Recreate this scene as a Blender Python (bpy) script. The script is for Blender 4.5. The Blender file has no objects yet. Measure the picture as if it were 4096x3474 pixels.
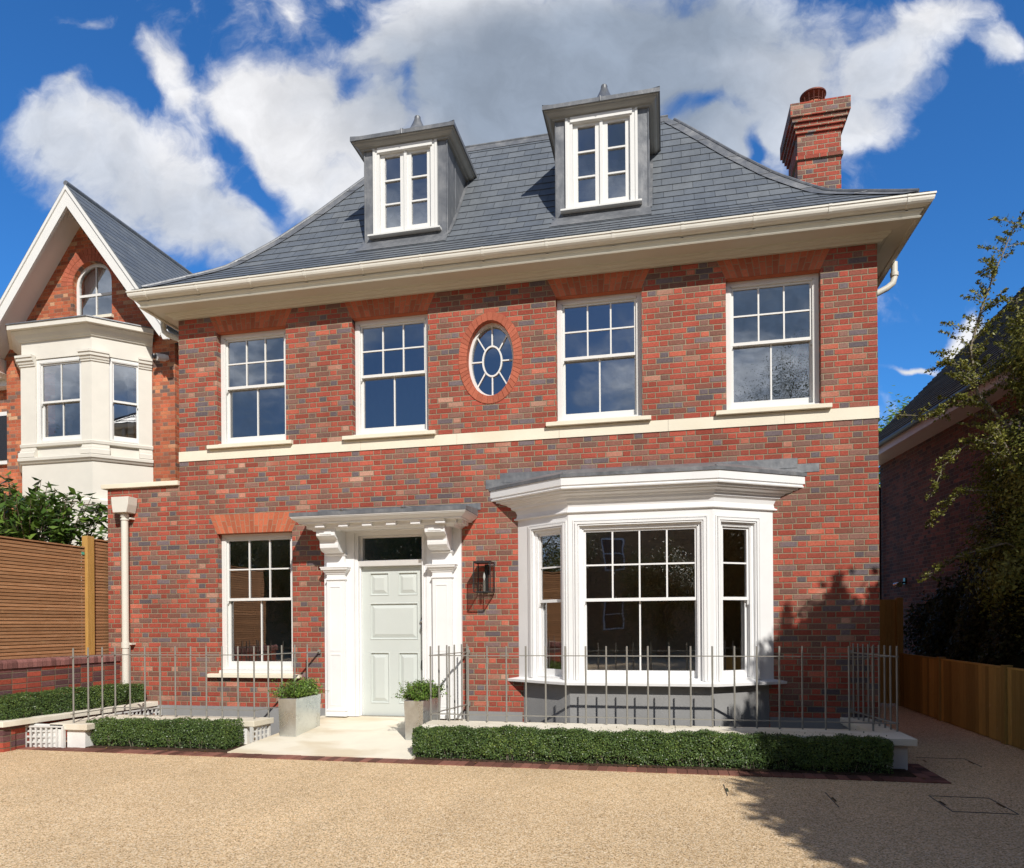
import bpy, bmesh, math, random
import numpy as np
from mathutils import Vector, Matrix
random.seed(7); np.random.seed(7)
R_ = math.radians
scene = bpy.context.scene
COL = scene.collection

# ------------------------------------------------------------------ camera
YAW, ROLL = 0.2152, 0.00703
cs, sn = math.cos(YAW), math.sin(YAW)
Fv, Rv, Uv = Vector((-sn, cs, 0)), Vector((cs, sn, 0)), Vector((0, 0, 1))
rx = Rv * math.cos(ROLL) - Uv * math.sin(ROLL)
up = Uv * math.cos(ROLL) + Rv * math.sin(ROLL)
cam = bpy.data.cameras.new('camera')
camo = bpy.data.objects.new('camera', cam); COL.objects.link(camo)
M = Matrix((rx, up, -Fv)).transposed().to_4x4(); M.translation = Vector((7.33, -9.65, 1.6))
camo.matrix_world = M
cam.sensor_width = 36; cam.lens = 2857 / 4096 * 36
cam.shift_x = 0; cam.shift_y = (2497 - 1737) / 4096
cam.clip_start = 0.05; cam.clip_end = 2000
scene.camera = camo

# ------------------------------------------------------------------ light
SUNV = Vector((-0.60, 1.0, -0.96)).normalized()      # direction the light travels
sl = bpy.data.lights.new('sun', 'SUN'); so = bpy.data.objects.new('sun', sl); COL.objects.link(so)
sl.energy = 4.85; sl.angle = R_(0.53); sl.color = (1.0, 0.955, 0.885)
so.rotation_euler = SUNV.to_track_quat('-Z', 'Y').to_euler(); so.location = (14, -20, 20)
elev = math.asin(-SUNV.z)
azim = math.atan2(-SUNV.x, -SUNV.y)                  # clockwise from +Y

w = bpy.data.worlds.new('World'); scene.world = w; w.use_nodes = True
nt = w.node_tree; nt.nodes.clear()


class NG:
    """tiny node-expression helper"""
    def __init__(s, t): s.t = t
    def n(s, k, **kw):
        d = s.t.nodes.new(k)
        for a, b in kw.items(): setattr(d, a, b)
        return d
    def put(s, sock, v):
        if isinstance(v, bpy.types.NodeSocket): s.t.links.new(v, sock)
        elif v is not None: sock.default_value = v
    def m(s, op, a, b=None, c=None, clamp=False):
        d = s.n('ShaderNodeMath', operation=op, use_clamp=clamp)
        s.put(d.inputs[0], a)
        if b is not None: s.put(d.inputs[1], b)
        if c is not None: s.put(d.inputs[2], c)
        return d.outputs[0]
    def vm(s, op, a, b=None):
        d = s.n('ShaderNodeVectorMath', operation=op); s.put(d.inputs[0], a)
        if b is not None: s.put(d.inputs[1], b)
        return d.outputs['Value' if op in ('DOT_PRODUCT', 'LENGTH') else 0]
    def ss(s, v, a, b, o0=0.0, o1=1.0, kind='SMOOTHSTEP'):
        d = s.n('ShaderNodeMapRange', interpolation_type=kind); s.put(d.inputs[0], v)
        d.inputs[1].default_value = a; d.inputs[2].default_value = b
        d.inputs[3].default_value = o0; d.inputs[4].default_value = o1
        return d.outputs[0]
    def mix(s, f, a, b, blend='MIX'):
        d = s.n('ShaderNodeMix', data_type='RGBA', blend_type=blend)
        s.put(d.inputs[0], f); s.put(d.inputs[6], a); s.put(d.inputs[7], b)
        return d.outputs[2]
    def noise(s, v, scale, det=4, rough=.55, dist=0.0):
        d = s.n('ShaderNodeTexNoise'); s.put(d.inputs['Vector'], v)
        d.inputs['Scale'].default_value = scale; d.inputs['Detail'].default_value = det
        d.inputs['Roughness'].default_value = rough; d.inputs['Distortion'].default_value = dist
        return d.outputs[0]
    def xyz(s, v):
        d = s.n('ShaderNodeSeparateXYZ'); s.put(d.inputs[0], v); return d.outputs
    def cxyz(s, x=0., y=0., z=0.):
        d = s.n('ShaderNodeCombineXYZ'); s.put(d.inputs[0], x); s.put(d.inputs[1], y); s.put(d.inputs[2], z); return d.outputs[0]
    def ramp(s, f, stops, interp='LINEAR'):
        d = s.n('ShaderNodeValToRGB'); s.put(d.inputs[0], f); r = d.color_ramp; r.interpolation = interp
        while len(r.elements) < len(stops): r.elements.new(0.5)
        for e, (p, c) in zip(r.elements, stops): e.position = p; e.color = (*c, 1)
        return d.outputs[0]
    def wn(s, v):
        d = s.n('ShaderNodeTexWhiteNoise', noise_dimensions='3D'); s.put(d.inputs[0], v); return d.outputs


g = NG(nt)
tc = g.n('ShaderNodeTexCoord')
D = g.vm('NORMALIZE', tc.outputs['Generated'])
sky = g.n('ShaderNodeTexSky', sky_type='NISHITA', sun_disc=False)
sky.sun_elevation = elev; sky.sun_rotation = azim; sky.air_density = 1.0; sky.dust_density = 0.4; sky.ozone_density = 3.0

# clouds: soft masses placed by direction in the sky, broken up with fractal noise
fd = g.vm('DOT_PRODUCT', D, tuple(Fv)); rd = g.vm('DOT_PRODUCT', D, tuple(Rv)); zd = g.xyz(D)[2]
fs = g.m('MAXIMUM', fd, 0.08)
uu = g.m('DIVIDE', rd, fs); vv = g.m('DIVIDE', zd, fs)
P0 = g.cxyz(uu, vv, 0.)
wob = g.n('ShaderNodeTexNoise'); g.put(wob.inputs['Vector'], P0); wob.inputs['Scale'].default_value = 3.2; wob.inputs['Detail'].default_value = 5
wv = g.vm('SUBTRACT', wob.outputs['Color'], (.5, .5, .5))
sc_ = g.n('ShaderNodeVectorMath', operation='SCALE'); g.put(sc_.inputs[0], wv); sc_.inputs['Scale'].default_value = 0.11
P1 = g.vm('ADD', P0, sc_.outputs[0]); w2 = g.n('ShaderNodeTexNoise'); g.put(w2.inputs['Vector'], P0); w2.inputs['Scale'].default_value = 13; w2.inputs['Detail'].default_value = 6
sc2 = g.n('ShaderNodeVectorMath', operation='SCALE'); g.put(sc2.inputs[0], g.vm('SUBTRACT', w2.outputs['Color'], (.5, .5, .5))); sc2.inputs['Scale'].default_value = 0.055
P1 = g.vm('MULTIPLY', g.vm('ADD', P1, sc2.outputs[0]), (1, 1, 0))


def blob(cx, cy, rx_, ry_, ang=0, wgt=1.0):
    u, v = (cx * 1.9692 - 2048) / 2857, (2497 - cy * 1.9692) / 2857
    mp = g.n('ShaderNodeMapping', vector_type='TEXTURE')
    g.put(mp.inputs[0], P1)
    mp.inputs['Location'].default_value = (u, v, 0)
    mp.inputs['Rotation'].default_value = (0, 0, R_(ang))
    mp.inputs['Scale'].default_value = (rx_ * .000689, ry_ * .000689, 1)
    l = g.vm('LENGTH', mp.outputs[0])
    return g.ss(l, 0.0, 1.55, wgt, 0.0, 'LINEAR')


BL = [(190, 290, 165, 120, -20), (300, 370, 200, 135, -25), (410, 440, 200, 115, -30), (520, 495, 110, 65, -20), (100, 250, 85, 75, 0, .85), (150, 390, 90, 60, 0, .6), (140, 165, 50, 55, 0, .62),
      (350, 120, 65, 105, 25, .66), (395, 190, 50, 60, 20, .60), (245, 205, 60, 40, 0, .5), (540, 205, 130, 90, 10), (600, 290, 150, 120, 0), (670, 390, 130, 80, 0), (640, 180, 110, 70, 0, .9),
      (735, 260, 140, 120, 0), (800, 120, 130, 160, 0), (990, 150, 260, 230, 0, 1.2), (1230, 120, 280, 210, 0, 1.2), (1450, 110, 260, 170, 0, 1.1), (1180, 290, 260, 110, 0),
      (1460, 260, 170, 110, 0), (1620, 150, 180, 120, 15), (1720, 230, 130, 75, 10), (1790, 130, 120, 90, 25), (1890, 50, 130, 55, 20, .9), (1600, 270, 90, 50, 0),
      (1560, 310, 50, 40, 0, .8), (2025, 95, 45, 45, 40, .66), (1960, 695, 55, 30, 25, .9), (1860, 748, 55, 12, 0, .8), (610, 30, 35, 60, 20, .42), (180, 25, 130, 35, 0, .40)]
HO = [(745, 60, 60, 60, 20, .55), (765, 160, 80, 40, 30, .40), (845, 185, 45, 65, 10, .44), (1440, 205, 95, 34, 8, .40), (1545, 300, 32, 45, 0, .5), (515, 330, 35, 120, 35, .42), (260, 200, 70, 40, -20, .25)]
acc = None
for b in BL:
    x = blob(*b); acc = x if acc is None else g.m('SMOOTH_MAX', acc, x, 0.18)
for b in HO: acc = g.m('SUBTRACT', acc, blob(*b))
fb = g.noise(P1, 7.0, 12, .58, 0.25)
fb2 = g.noise(g.vm('ADD', P1, (3.1, 1.7, 0)), 2.6, 8, .55, 0.1)
fld = g.m('ADD', acc, g.m('MULTIPLY', g.m('SUBTRACT', fb, .5), 1.05))
fld = g.m('ADD', fld, g.m('MULTIPLY', g.m('SUBTRACT', fb2, .5), 0.5))
fb3 = g.noise(P1, 24.0, 8, .62, .15)
fld = g.m('ADD', fld, g.m('MULTIPLY', g.m('SUBTRACT', fb3, .5), .34))
front = g.ss(fld, .20, .64)
# behind the camera: unseen broken cloud, toned for window reflections and fill light
q = g.vm('DIVIDE', D, g.cxyz(g.m('ADD', g.m('ABSOLUTE', zd), .25), g.m('ADD', g.m('ABSOLUTE', zd), .25), g.m('ADD', g.m('ABSOLUTE', zd), .25)))
bk = g.noise(q, 1.1, 10, .6, .2)
back = g.ss(bk, .40, .55)
side = g.ss(fd, .10, .25)
dens = g.m('ADD', g.m('MULTIPLY', front, side), g.m('MULTIPLY', back, g.m('SUBTRACT', 1.0, side)))
dens = g.m('MULTIPLY', dens, g.ss(zd, 0.0, .06))
skm = g.mix(side, (.38, .50, .66, 1), (0.33, 0.86, 1.38, 1))  # sky behind the camera tinted less blue to keep shade neutral
skyc = g.mix(1.0, sky.outputs[0], skm, 'MULTIPLY')
# cloud tone: white rims, the big mass overhead is grey
gm = g.m('MAXIMUM', blob(1190, 190, 460, 220, 0, 1.0), blob(1150, 330, 300, 90, 0, .9))
gm = g.m('MAXIMUM', gm, blob(1350, 60, 380, 120, 0, .9))
gm = g.m('MULTIPLY', gm, side)
gsh = g.ss(g.m('ADD', gm, g.m('MULTIPLY', g.m('SUBTRACT', fb2, .5), .7)), .18, .62)
lite = g.m('MULTIPLY', g.ss(fb, .35, .7, .86, 1.05), g.ss(fb3, .3, .7, .95, 1.04))
ccol = g.mix(g.ss(fb2, .38, .62), (0.66, 0.71, 0.80, 1), (0.96, 0.96, 0.98, 1))
ccol = g.mix(gsh, ccol, (0.345, 0.41, 0.51, 1))
bt = g.ss(g.noise(g.vm('ADD', q, (5, 2, 1)), 2.3, 8, .6, .3), .38, .62)
bband = g.m('ADD', g.ss(zd, .48, .66, .95, .0), .34)  # bright low band added to lift pane reflections, dimmed overhead to limit fill
ccol = g.mix(side, g.mix(1.0, g.mix(bt, (.15, .22, .34, 1), (.80, .86, .95, 1)), g.cxyz(bband, bband, bband), 'MULTIPLY'), ccol)
ccol = g.mix(1.0, ccol, g.cxyz(lite, lite, lite), 'MULTIPLY')
bg = g.n('ShaderNodeBackground'); bg.inputs[1].default_value = 0.12
bgc = g.n('ShaderNodeBackground'); bgc.inputs[1].default_value = 1.0
g.put(bg.inputs[0], skyc); g.put(bgc.inputs[0], ccol)
mx = g.n('ShaderNodeMixShader'); g.put(mx.inputs[0], g.m('MULTIPLY', dens, .97)); g.put(mx.inputs[1], bg.outputs[0]); g.put(mx.inputs[2], bgc.outputs[0])
wo = g.n('ShaderNodeOutputWorld'); g.put(wo.inputs[0], mx.outputs[0])
w.cycles.sampling_method = 'MANUAL'; w.cycles.sample_map_resolution = 512

scene.view_settings.view_transform = 'Standard'; scene.view_settings.look = 'None'
scene.view_settings.exposure = 0.0; scene.view_settings.gamma = 1
scene.render.engine = 'CYCLES'
scene.cycles.max_bounces = 8; scene.cycles.transparent_max_bounces = 24
scene.cycles.caustics_reflective = False; scene.cycles.caustics_refractive = False

# ------------------------------------------------------------------ materials
MATS = {}


def mat(name, fn, rough=.8, spec=.3, metal=0.0):
    if name in MATS: return MATS[name]
    m = bpy.data.materials.new(name); m.use_nodes = True
    t = m.node_tree; t.nodes.clear(); g = NG(t)
    o = g.n('ShaderNodeOutputMaterial'); b = g.n('ShaderNodeBsdfPrincipled')
    b.inputs['Roughness'].default_value = rough; b.inputs['Specular IOR Level'].default_value = spec; b.inputs['Metallic'].default_value = metal
    t.links.new(b.outputs[0], o.inputs[0])
    pos = g.n('ShaderNodeNewGeometry').outputs['Position']
    r = fn(g, pos, b) or {}
    for k, v in r.items(): g.put(b.inputs[k], v)
    MATS[name] = m; return m


def bump(g, h, dist=.01, strength=1.0):
    d = g.n('ShaderNodeBump'); d.inputs['Distance'].default_value = dist; d.inputs['Strength'].default_value = strength
    g.put(d.inputs['Height'], h); return d.outputs[0]


def plain(name, col, rough=.6, var=.06, scale=6, spec=.3, metal=0., bmp=0.0, bsc=40):
    def f(g, p, b):
        n = g.noise(p, scale, 5, .6); k = g.ss(n, .25, .75, 1 - var, 1 + var, 'LINEAR')
        r = {'Base Color': g.mix(1.0, (*col, 1), g.cxyz(k, k, k), 'MULTIPLY')}
        if bmp: r['Normal'] = bump(g, g.noise(p, bsc, 4), bmp)
        return r
    return mat(name, f, rough, spec, metal)


def brick_fn(stops, mortar, axis='xy', course=.075, st=.225, hd=.1125, z0=.003, jt=.0058, bumpd=.008, dirt=.18, seed=0.):
    def f(g, p, b):
        X, Y, Z = g.xyz(p)
        h = g.m('ADD', X, Y) if axis == 'xy' else X
        h = g.m('ADD', h, 50.0)
        # ragged hand-made edges
        wb = g.m('MULTIPLY', g.m('SUBTRACT', g.noise(p, 38, 3), .5), .007)
        wb2 = g.m('MULTIPLY', g.m('SUBTRACT', g.noise(g.vm('ADD', p, (9, 3, 5)), 30, 3), .5), .007)
        h = g.m('ADD', h, wb); Zz = g.m('ADD', g.m('ADD', Z, 20 * course * 10 - z0), wb2)
        row = g.m('FLOOR', g.m('DIVIDE', Zz, course)); fz = g.m('SUBTRACT', Zz, g.m('MULTIPLY', row, course))
        per = st + hd
        par = g.m('MODULO', row, 2.0)
        rj = g.wn(g.cxyz(row, 3.3 + seed, 0.))[0]
        hh = g.m('ADD', g.m('ADD', h, g.m('MULTIPLY', par, per / 2)), g.m('MULTIPLY', rj, .02))
        ci = g.m('FLOOR', g.m('DIVIDE', hh, per)); fx = g.m('SUBTRACT', hh, g.m('MULTIPLY', ci, per))
        ish = g.m('GREATER_THAN', fx, st)
        lx = g.m('SUBTRACT', fx, g.m('MULTIPLY', ish, st))
        wd = g.m('ADD', st, g.m('MULTIPLY', ish, hd - st))
        ex = g.m('MINIMUM', lx, g.m('SUBTRACT', wd, lx)); ez = g.m('MINIMUM', fz, g.m('SUBTRACT', course, fz))
        e = g.m('MINIMUM', ex, ez)
        face = g.ss(e, jt * .55, jt * 1.35)
        idv = g.cxyz(g.m('ADD', g.m('MULTIPLY', ci, 2.0), ish), row, seed)
        r1, rc = g.wn(idv); r2 = g.wn(g.vm('ADD', idv, (17.3, 5.1, 2.2)))[0]
        patch = g.noise(g.cxyz(g.m('MULTIPLY', h, .8), 0., Z), 1.1, 3)
        r1b = g.m('ADD', r1, g.m('MULTIPLY', g.m('SUBTRACT', patch, .5), .35), clamp=True)
        col = g.ramp(r1b, stops)
        val = g.ss(r2, 0, 1, .80, 1.20, 'LINEAR')
        mot = g.ss(g.noise(p, 42, 6, .75), .28, .72, .66, 1.30, 'LINEAR')
        v = g.m('MULTIPLY', val, mot)
        col = g.mix(1.0, col, g.cxyz(v, v, v), 'MULTIPLY')
        # lime bloom specks and darker creases
        crease = g.ss(g.noise(g.vm('MULTIPLY', p, (1, 1, 3.0)), 34, 4, .7, 1.2), .60, .70)
        col = g.mix(g.m('MULTIPLY', crease, .6), col, (.085, .045, .04, 1))
        blo = g.ss(g.noise(p, 24, 7, .75), .62, .76)
        col = g.mix(g.m('MULTIPLY', blo, .55), col, (.56, .42, .34, 1))
        mo = g.ss(g.noise(p, 60, 3), .2, .8, .8, 1.15, 'LINEAR')
        mc = g.mix(1.0, (*mortar, 1), g.cxyz(mo, mo, mo), 'MULTIPLY')
        c = g.mix(face, mc, col)
        big = g.m('MULTIPLY', g.ss(g.noise(p, .7, 3), .3, .7, 1 - dirt, 1.04, 'LINEAR'), g.ss(g.noise(g.vm('MULTIPLY', p, (2.6, 2.6, .35)), 1.2, 4, .6), .3, .7, .90, 1.06, 'LINEAR'))
        c = g.mix(1.0, c, g.cxyz(big, big, big), 'MULTIPLY')
        ht = g.m('ADD', face, g.m('MULTIPLY', g.noise(p, 70, 4, .7), .55))
        ht = g.m('ADD', ht, g.m('MULTIPLY', r2, .25))
        return {'Base Color': c, 'Normal': bump(g, ht, bumpd)}
    return f


RED = [(0, (.15, .12, .13)), (.08, (.185, .14, .148)), (.115, (.235, .13, .105)), (.33, (.27, .118, .088)), (.41, (.335, .084, .058)), (.64, (.39, .084, .057)), (.83, (.43, .100, .066)), (.94, (.49, .135, .085)), (1, (.48, .26, .19))]
ORG = [(0, (.17, .12, .11)), (.10, (.22, .13, .10)), (.15, (.38, .13, .075)), (.40, (.47, .125, .065)), (.75, (.53, .155, .075)), (.93, (.56, .22, .11)), (1, (.58, .36, .22))]
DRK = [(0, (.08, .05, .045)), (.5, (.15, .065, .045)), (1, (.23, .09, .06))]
m_brick = mat('red_stock_brick', brick_fn(RED, (.345, .275, .19), jt=.0068), .88, .2)
m_brick2 = mat('orange_stock_brick', brick_fn(ORG, (.45, .30, .20), z0=.02, jt=.0038, bumpd=.004, seed=4.), .88, .2)
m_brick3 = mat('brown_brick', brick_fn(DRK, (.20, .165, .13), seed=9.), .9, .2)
m_brick4 = mat('chimney_brick', brick_fn(RED, (.40, .33, .235), seed=2., z0=.03, jt=.0068), .88, .2)
m_brick5 = mat('garden_wall_brick', brick_fn([(0, (.13, .07, .08)), (.35, (.2, .085, .08)), (.5, (.38, .08, .055)), (1, (.45, .10, .06))], (.22, .17, .12), seed=5., hd=.2251, z0=.03), .88, .2)


def gauged_fn(base, vary=.22):
    def f(g, p, b):
        rnd = g.n('ShaderNodeNewGeometry').outputs['Random Per Island']
        k = g.ss(rnd, 0, 1, 1 - vary, 1 + vary, 'LINEAR')
        n = g.ss(g.noise(p, 45, 5, .65), .2, .8, .8, 1.18, 'LINEAR'); k = g.m('MULTIPLY', k, n)
        return {'Base Color': g.mix(1.0, (*base, 1), g.cxyz(k, k, k), 'MULTIPLY'), 'Normal': bump(g, g.noise(p, 60, 4), .004)}
    return f


m_gauge = mat('gauged_orange_brick', gauged_fn((.45, .128, .066)), .85, .2)
m_gauge2 = mat('gauged_red_brick', gauged_fn((.42, .125, .075), .14), .85, .2)
m_edge = mat('edging_brick', gauged_fn((.20, .088, .066), .5), .8, .25)
m_soldier = mat('soldier_brick', gauged_fn((.24, .11, .10), .4), .85, .2)
m_mortar = plain('lime_mortar', (.33, .25, .165), .95, .12, 30)
m_white = plain('white_gloss_paint', (.80, .80, .80), .42, .045, 2.2, .4)
m_wood = plain('stone_white_joinery_paint', (.74, .735, .71), .42, .02, 3, .4)
m_cream = plain('cream_eaves_paint', (.60, .575, .49), .45, .03, 3, .4)
m_gut = plain('cream_gutter_paint', (.70, .675, .60), .35, .04, 5, .45)
m_render = plain('grey_plinth_render', (.275, .275, .275), .85, .08, 4, .2, bmp=.003)
m_pill = plain('off_white_masonry_paint', (.70, .67, .60), .7, .05, 3, .3)
m_cwh = plain('white_masonry_paint', (.76, .755, .73), .75, .06, 5, .25, bmp=.003)
m_door = plain('sage_green_door_paint', (.555, .59, .565), .38, .02, 3, .45)
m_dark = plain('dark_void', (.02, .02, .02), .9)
m_blk = plain('black_bronze_metal', (.025, .025, .027), .45, .15, 20, .5)
m_rail = plain('taupe_railing_paint', (.245, .235, .21), .42, .08, 12, .45)
m_trell = plain('grey_trellis_paint', (.62, .62, .60), .55, .05)
m_galv = None
m_soil = plain('garden_soil', (.085, .055, .038), .95, .5, 25, .1, bmp=.05, bsc=30)
m_plast = plain('interior_plaster', (.62, .62, .60), .8, .03)
m_floor = plain('interior_floorboards', (.52, .38, .22), .5, .1)
m_room = plain('interior_dim_paint', (.74, .58, .34), .85, .05)
m_room2 = plain('interior_upstairs_paint', (.48, .49, .50), .85, .05)
m_pot = plain('terracotta', (.52, .19, .10), .8, .1, 12)
m_copper = plain('rusty_cowl_metal', (.16, .05, .035), .6, .3, 20, .4, .3)
m_bulb = plain('bulb_glass', (.8, .8, .78), .1, .02)
m_chrome = plain('polished_nickel', (.55, .55, .54), .22, .1, 9, .5, 1.0)
m_camw = plain('white_camera_plastic', (.8, .8, .8), .35)
m_black = plain('black_plastic', (.015, .015, .017), .25, .1, 9, .5)
m_curt = plain('white_curtain', (.82, .83, .84), .9, .03)
m_bark = plain('brown_bark', (.12, .085, .06), .9, .3, 20, bmp=.01)
m_palebark = plain('pale_bark', (.24, .21, .16), .8, .25, 20)


def fn_lead(g, p, b):
    n = g.noise(p, 3.5, 6, .62, .4); n2 = g.noise(g.vm('MULTIPLY', p, (6, 6, 1.2)), 3, 5, .6)
    c = g.ramp(g.m('ADD', g.m('MULTIPLY', n, .65), g.m('MULTIPLY', n2, .35)), [(.30, (.115, .122, .135)), (.5, (.17, .178, .192)), (.62, (.23, .235, .245)), (.74, (.34, .34, .34))])
    return {'Base Color': c, 'Roughness': g.ss(n, .3, .7, .38, .6), 'Normal': bump(g, g.noise(p, 9, 3), .006)}


m_lead = mat('weathered_lead', fn_lead, .5, .5, .25)


def fn_slate(g, p, b):
    uv = g.n('ShaderNodeUVMap').outputs[0]
    U, V, _ = g.xyz(uv)
    row = g.m('FLOOR', V); fv = g.m('SUBTRACT', V, row)
    W = .285
    h = g.m('ADD', g.m('DIVIDE', g.m('ADD', U, 40.), W), g.m('MULTIPLY', g.m('MODULO', row, 2.0), .5))
    h = g.m('ADD', h, g.m('MULTIPLY', g.wn(g.cxyz(row, 1.7, 0.))[0], .12))
    ci = g.m('FLOOR', h); fx = g.m('SUBTRACT', h, ci)
    ex = g.m('MULTIPLY', g.m('MINIMUM', fx, g.m('SUBTRACT', 1.0, fx)), W)
    j = g.ss(ex, .0018, .0045)
    rr = g.wn(g.cxyz(ci, row, .4))[0]
    c = g.ramp(rr, [(0, (.118, .132, .150)), (.5, (.128, .143, .162)), (.9, (.138, .153, .171)), (1, (.155, .168, .182))])
    n = g.ss(g.noise(p, 14, 6, .65), .2, .8, .85, 1.15, 'LINEAR')
    st = g.ss(g.noise(g.vm('MULTIPLY', p, (3, 1, .6)), 1.6, 4), .3, .7, .9, 1.1, 'LINEAR'); n = g.m('MULTIPLY', n, st)
    c = g.mix(1.0, c, g.cxyz(n, n, n), 'MULTIPLY')
    dk = g.m('MAXIMUM', g.m('SUBTRACT', 1.0, j), g.ss(fv, .0, .045, .75, 0.0))
    c = g.mix(g.m('MULTIPLY', dk, .68), c, (.018, .02, .023, 1))
    ht = g.m('ADD', g.m('MULTIPLY', j, .6), g.m('MULTIPLY', g.noise(p, 25, 4), .5)); ht = g.m('ADD', ht, g.m('MULTIPLY', rr, .4))
    return {'Base Color': c, 'Roughness': g.ss(rr, 0, 1, .46, .58), 'Normal': bump(g, ht, .006)}


m_slate = mat('grey_natural_slate', fn_slate, .5, .4)


def fn_tile(g, p, b):
    uv = g.n('ShaderNodeUVMap').outputs[0]; U, V, _ = g.xyz(uv)
    row = g.m('FLOOR', V); ci = g.m('FLOOR', g.m('ADD', g.m('DIVIDE', U, .17), g.m('MULTIPLY', g.m('MODULO', row, 2.0), .5)))
    rr = g.wn(g.cxyz(ci, row, .4))[0]
    return {'Base Color': g.ramp(rr, [(0, (.035, .028, .024)), (.5, (.055, .045, .038)), (1, (.085, .075, .06))])}


m_tile = mat('old_brown_roof_tile', fn_tile, .9, .2)


def fn_gravel(g, p, b):
    vo = g.n('ShaderNodeTexVoronoi', feature='F1'); g.put(vo.inputs['Vector'], p); vo.inputs['Scale'].default_value = 125
    r = g.xyz(vo.outputs['Color'])[0]
    c = g.ramp(r, [(0, (.22, .145, .08)), (.12, (.41, .27, .135)), (.35, (.65, .45, .25)), (.6, (.77, .565, .335)), (.85, (.85, .66, .43)), (1, (.90, .78, .60))])
    n = g.m('MULTIPLY', g.ss(g.noise(p, .55, 4), .3, .7, .89, 1.06, 'LINEAR'), g.ss(g.noise(g.vm('MULTIPLY', p, (2.2, .25, 1)), .9, 4, .6), .3, .7, .95, 1.04, 'LINEAR'))
    n2 = g.ss(g.noise(p, 22, 3), .2, .8, .86, 1.12, 'LINEAR'); n = g.m('MULTIPLY', n, n2)
    c = g.mix(1.0, c, g.cxyz(n, n, n), 'MULTIPLY')
    return {'Base Color': c, 'Normal': bump(g, vo.outputs['Distance'], .004)}


m_gravel = mat('resin_bound_gravel', fn_gravel, .85, .25)


def fn_stone(base, st=(.62, .50, .33)):
    def f(g, p, b):
        n = g.noise(p, 2.3, 6, .6, .5); s = g.noise(g.vm('MULTIPLY', p, (1, 1.8, 1)), 1.1, 4, .5, .3)
        k = g.ss(n, .25, .75, .93, 1.05, 'LINEAR')
        c = g.mix(1.0, (*base, 1), g.cxyz(k, k, k), 'MULTIPLY')
        c = g.mix(g.ss(s, .46, .66, 0, .75), c, (*st, 1))
        return {'Base Color': c, 'Normal': bump(g, g.noise(p, 60, 4), .002)}
    return f


m_stone = mat('cream_limestone', fn_stone((.80, .74, .60), (.74, .67, .52)), .75, .25)
m_cop = mat('pale_coping_stone', fn_stone((.78, .735, .63), (.60, .545, .43)), .78, .2)
m_porch = mat('stained_limestone_paving', fn_stone((.80, .745, .62), (.63, .53, .37)), .6, .3)


def wood_fn(cols, axis, sc=(1, 1, 1), isl=.18):
    def f(g, p, b):
        n = g.noise(g.vm('MULTIPLY', p, sc), 3.0, 6, .6, 1.4)
        n2 = g.noise(g.vm('MULTIPLY', p, sc), 14.0, 4, .6, .3)
        c = g.ramp(g.m('ADD', g.m('MULTIPLY', n, .6), g.m('MULTIPLY', n2, .4)), cols)
        kn = g.ss(g.noise(g.vm('MULTIPLY', p, (3, 3, 3)), 2.4, 2), .70, .74)
        c = g.mix(g.m('MULTIPLY', kn, .5), c, (.55, .33, .16, 1))
        rnd = g.n('ShaderNodeNewGeometry').outputs['Random Per Island']
        k = g.ss(rnd, 0, 1, 1 - isl, 1 + isl, 'LINEAR')
        return {'Base Color': g.mix(1.0, c, g.cxyz(k, k, k), 'MULTIPLY')}
    return f


m_slat = mat('cedar_slat', wood_fn([(.3, (.28, .135, .062)), (.5, (.38, .20, .10)), (.7, (.49, .29, .165))], 'y', (14, 1, 14)), .6, .25)
m_post = mat('yellow_timber_post', wood_fn([(.3, (.38, .21, .055)), (.5, (.50, .29, .085)), (.7, (.60, .37, .13))], 'z', (14, 14, 1)), .65, .25)
m_fence = mat('green_brown_treated_board', wood_fn([(.3, (.27, .165, .045)), (.5, (.40, .25, .07)), (.7, (.48, .31, .10))], 'z', (14, 14, .8), .36), .8, .2)


def fn_galv(g, p, b):
    n = g.noise(p, 4.0, 4, .5, .3); vo = g.n('ShaderNodeTexVoronoi'); g.put(vo.inputs['Vector'], p); vo.inputs['Scale'].default_value = 60
    r = g.xyz(vo.outputs['Color'])[0]
    c = g.mix(g.ss(n, .35, .65), (.58, .61, .61, 1), (.74, .77, .76, 1)); k = g.ss(r, 0, 1, .97, 1.03)
    return {'Base Color': g.mix(1.0, c, g.cxyz(k, k, k), 'MULTIPLY'), 'Roughness': g.ss(n, .3, .7, .24, .38)}


m_galv = mat('galvanised_steel', fn_galv, .4, .5, .9)


def leaf_mat(name, stops, rough=.45, trans=.25):
    def f(g, p, b):
        rnd = g.n('ShaderNodeNewGeometry').outputs['Random Per Island']
        n = g.noise(p, 2.2, 3)
        return {'Base Color': g.ramp(g.m('ADD', g.m('MULTIPLY', rnd, .6), g.m('MULTIPLY', n, .4)), stops)}
    m = mat(name, f, rough, .4)
    b = [x for x in m.node_tree.nodes if x.type == 'BSDF_PRINCIPLED'][0]
    o = [x for x in m.node_tree.nodes if x.type == 'OUTPUT_MATERIAL'][0]
    t = m.node_tree; tr = t.nodes.new('ShaderNodeBsdfTranslucent'); mxs = t.nodes.new('ShaderNodeMixShader'); mxs.inputs[0].default_value = trans
    src = b.inputs['Base Color'].links[0].from_socket
    t.links.new(src, tr.inputs[0]); t.links.new(b.outputs[0], mxs.inputs[1]); t.links.new(tr.outputs[0], mxs.inputs[2]); t.links.new(mxs.outputs[0], o.inputs[0])
    return m


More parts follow.
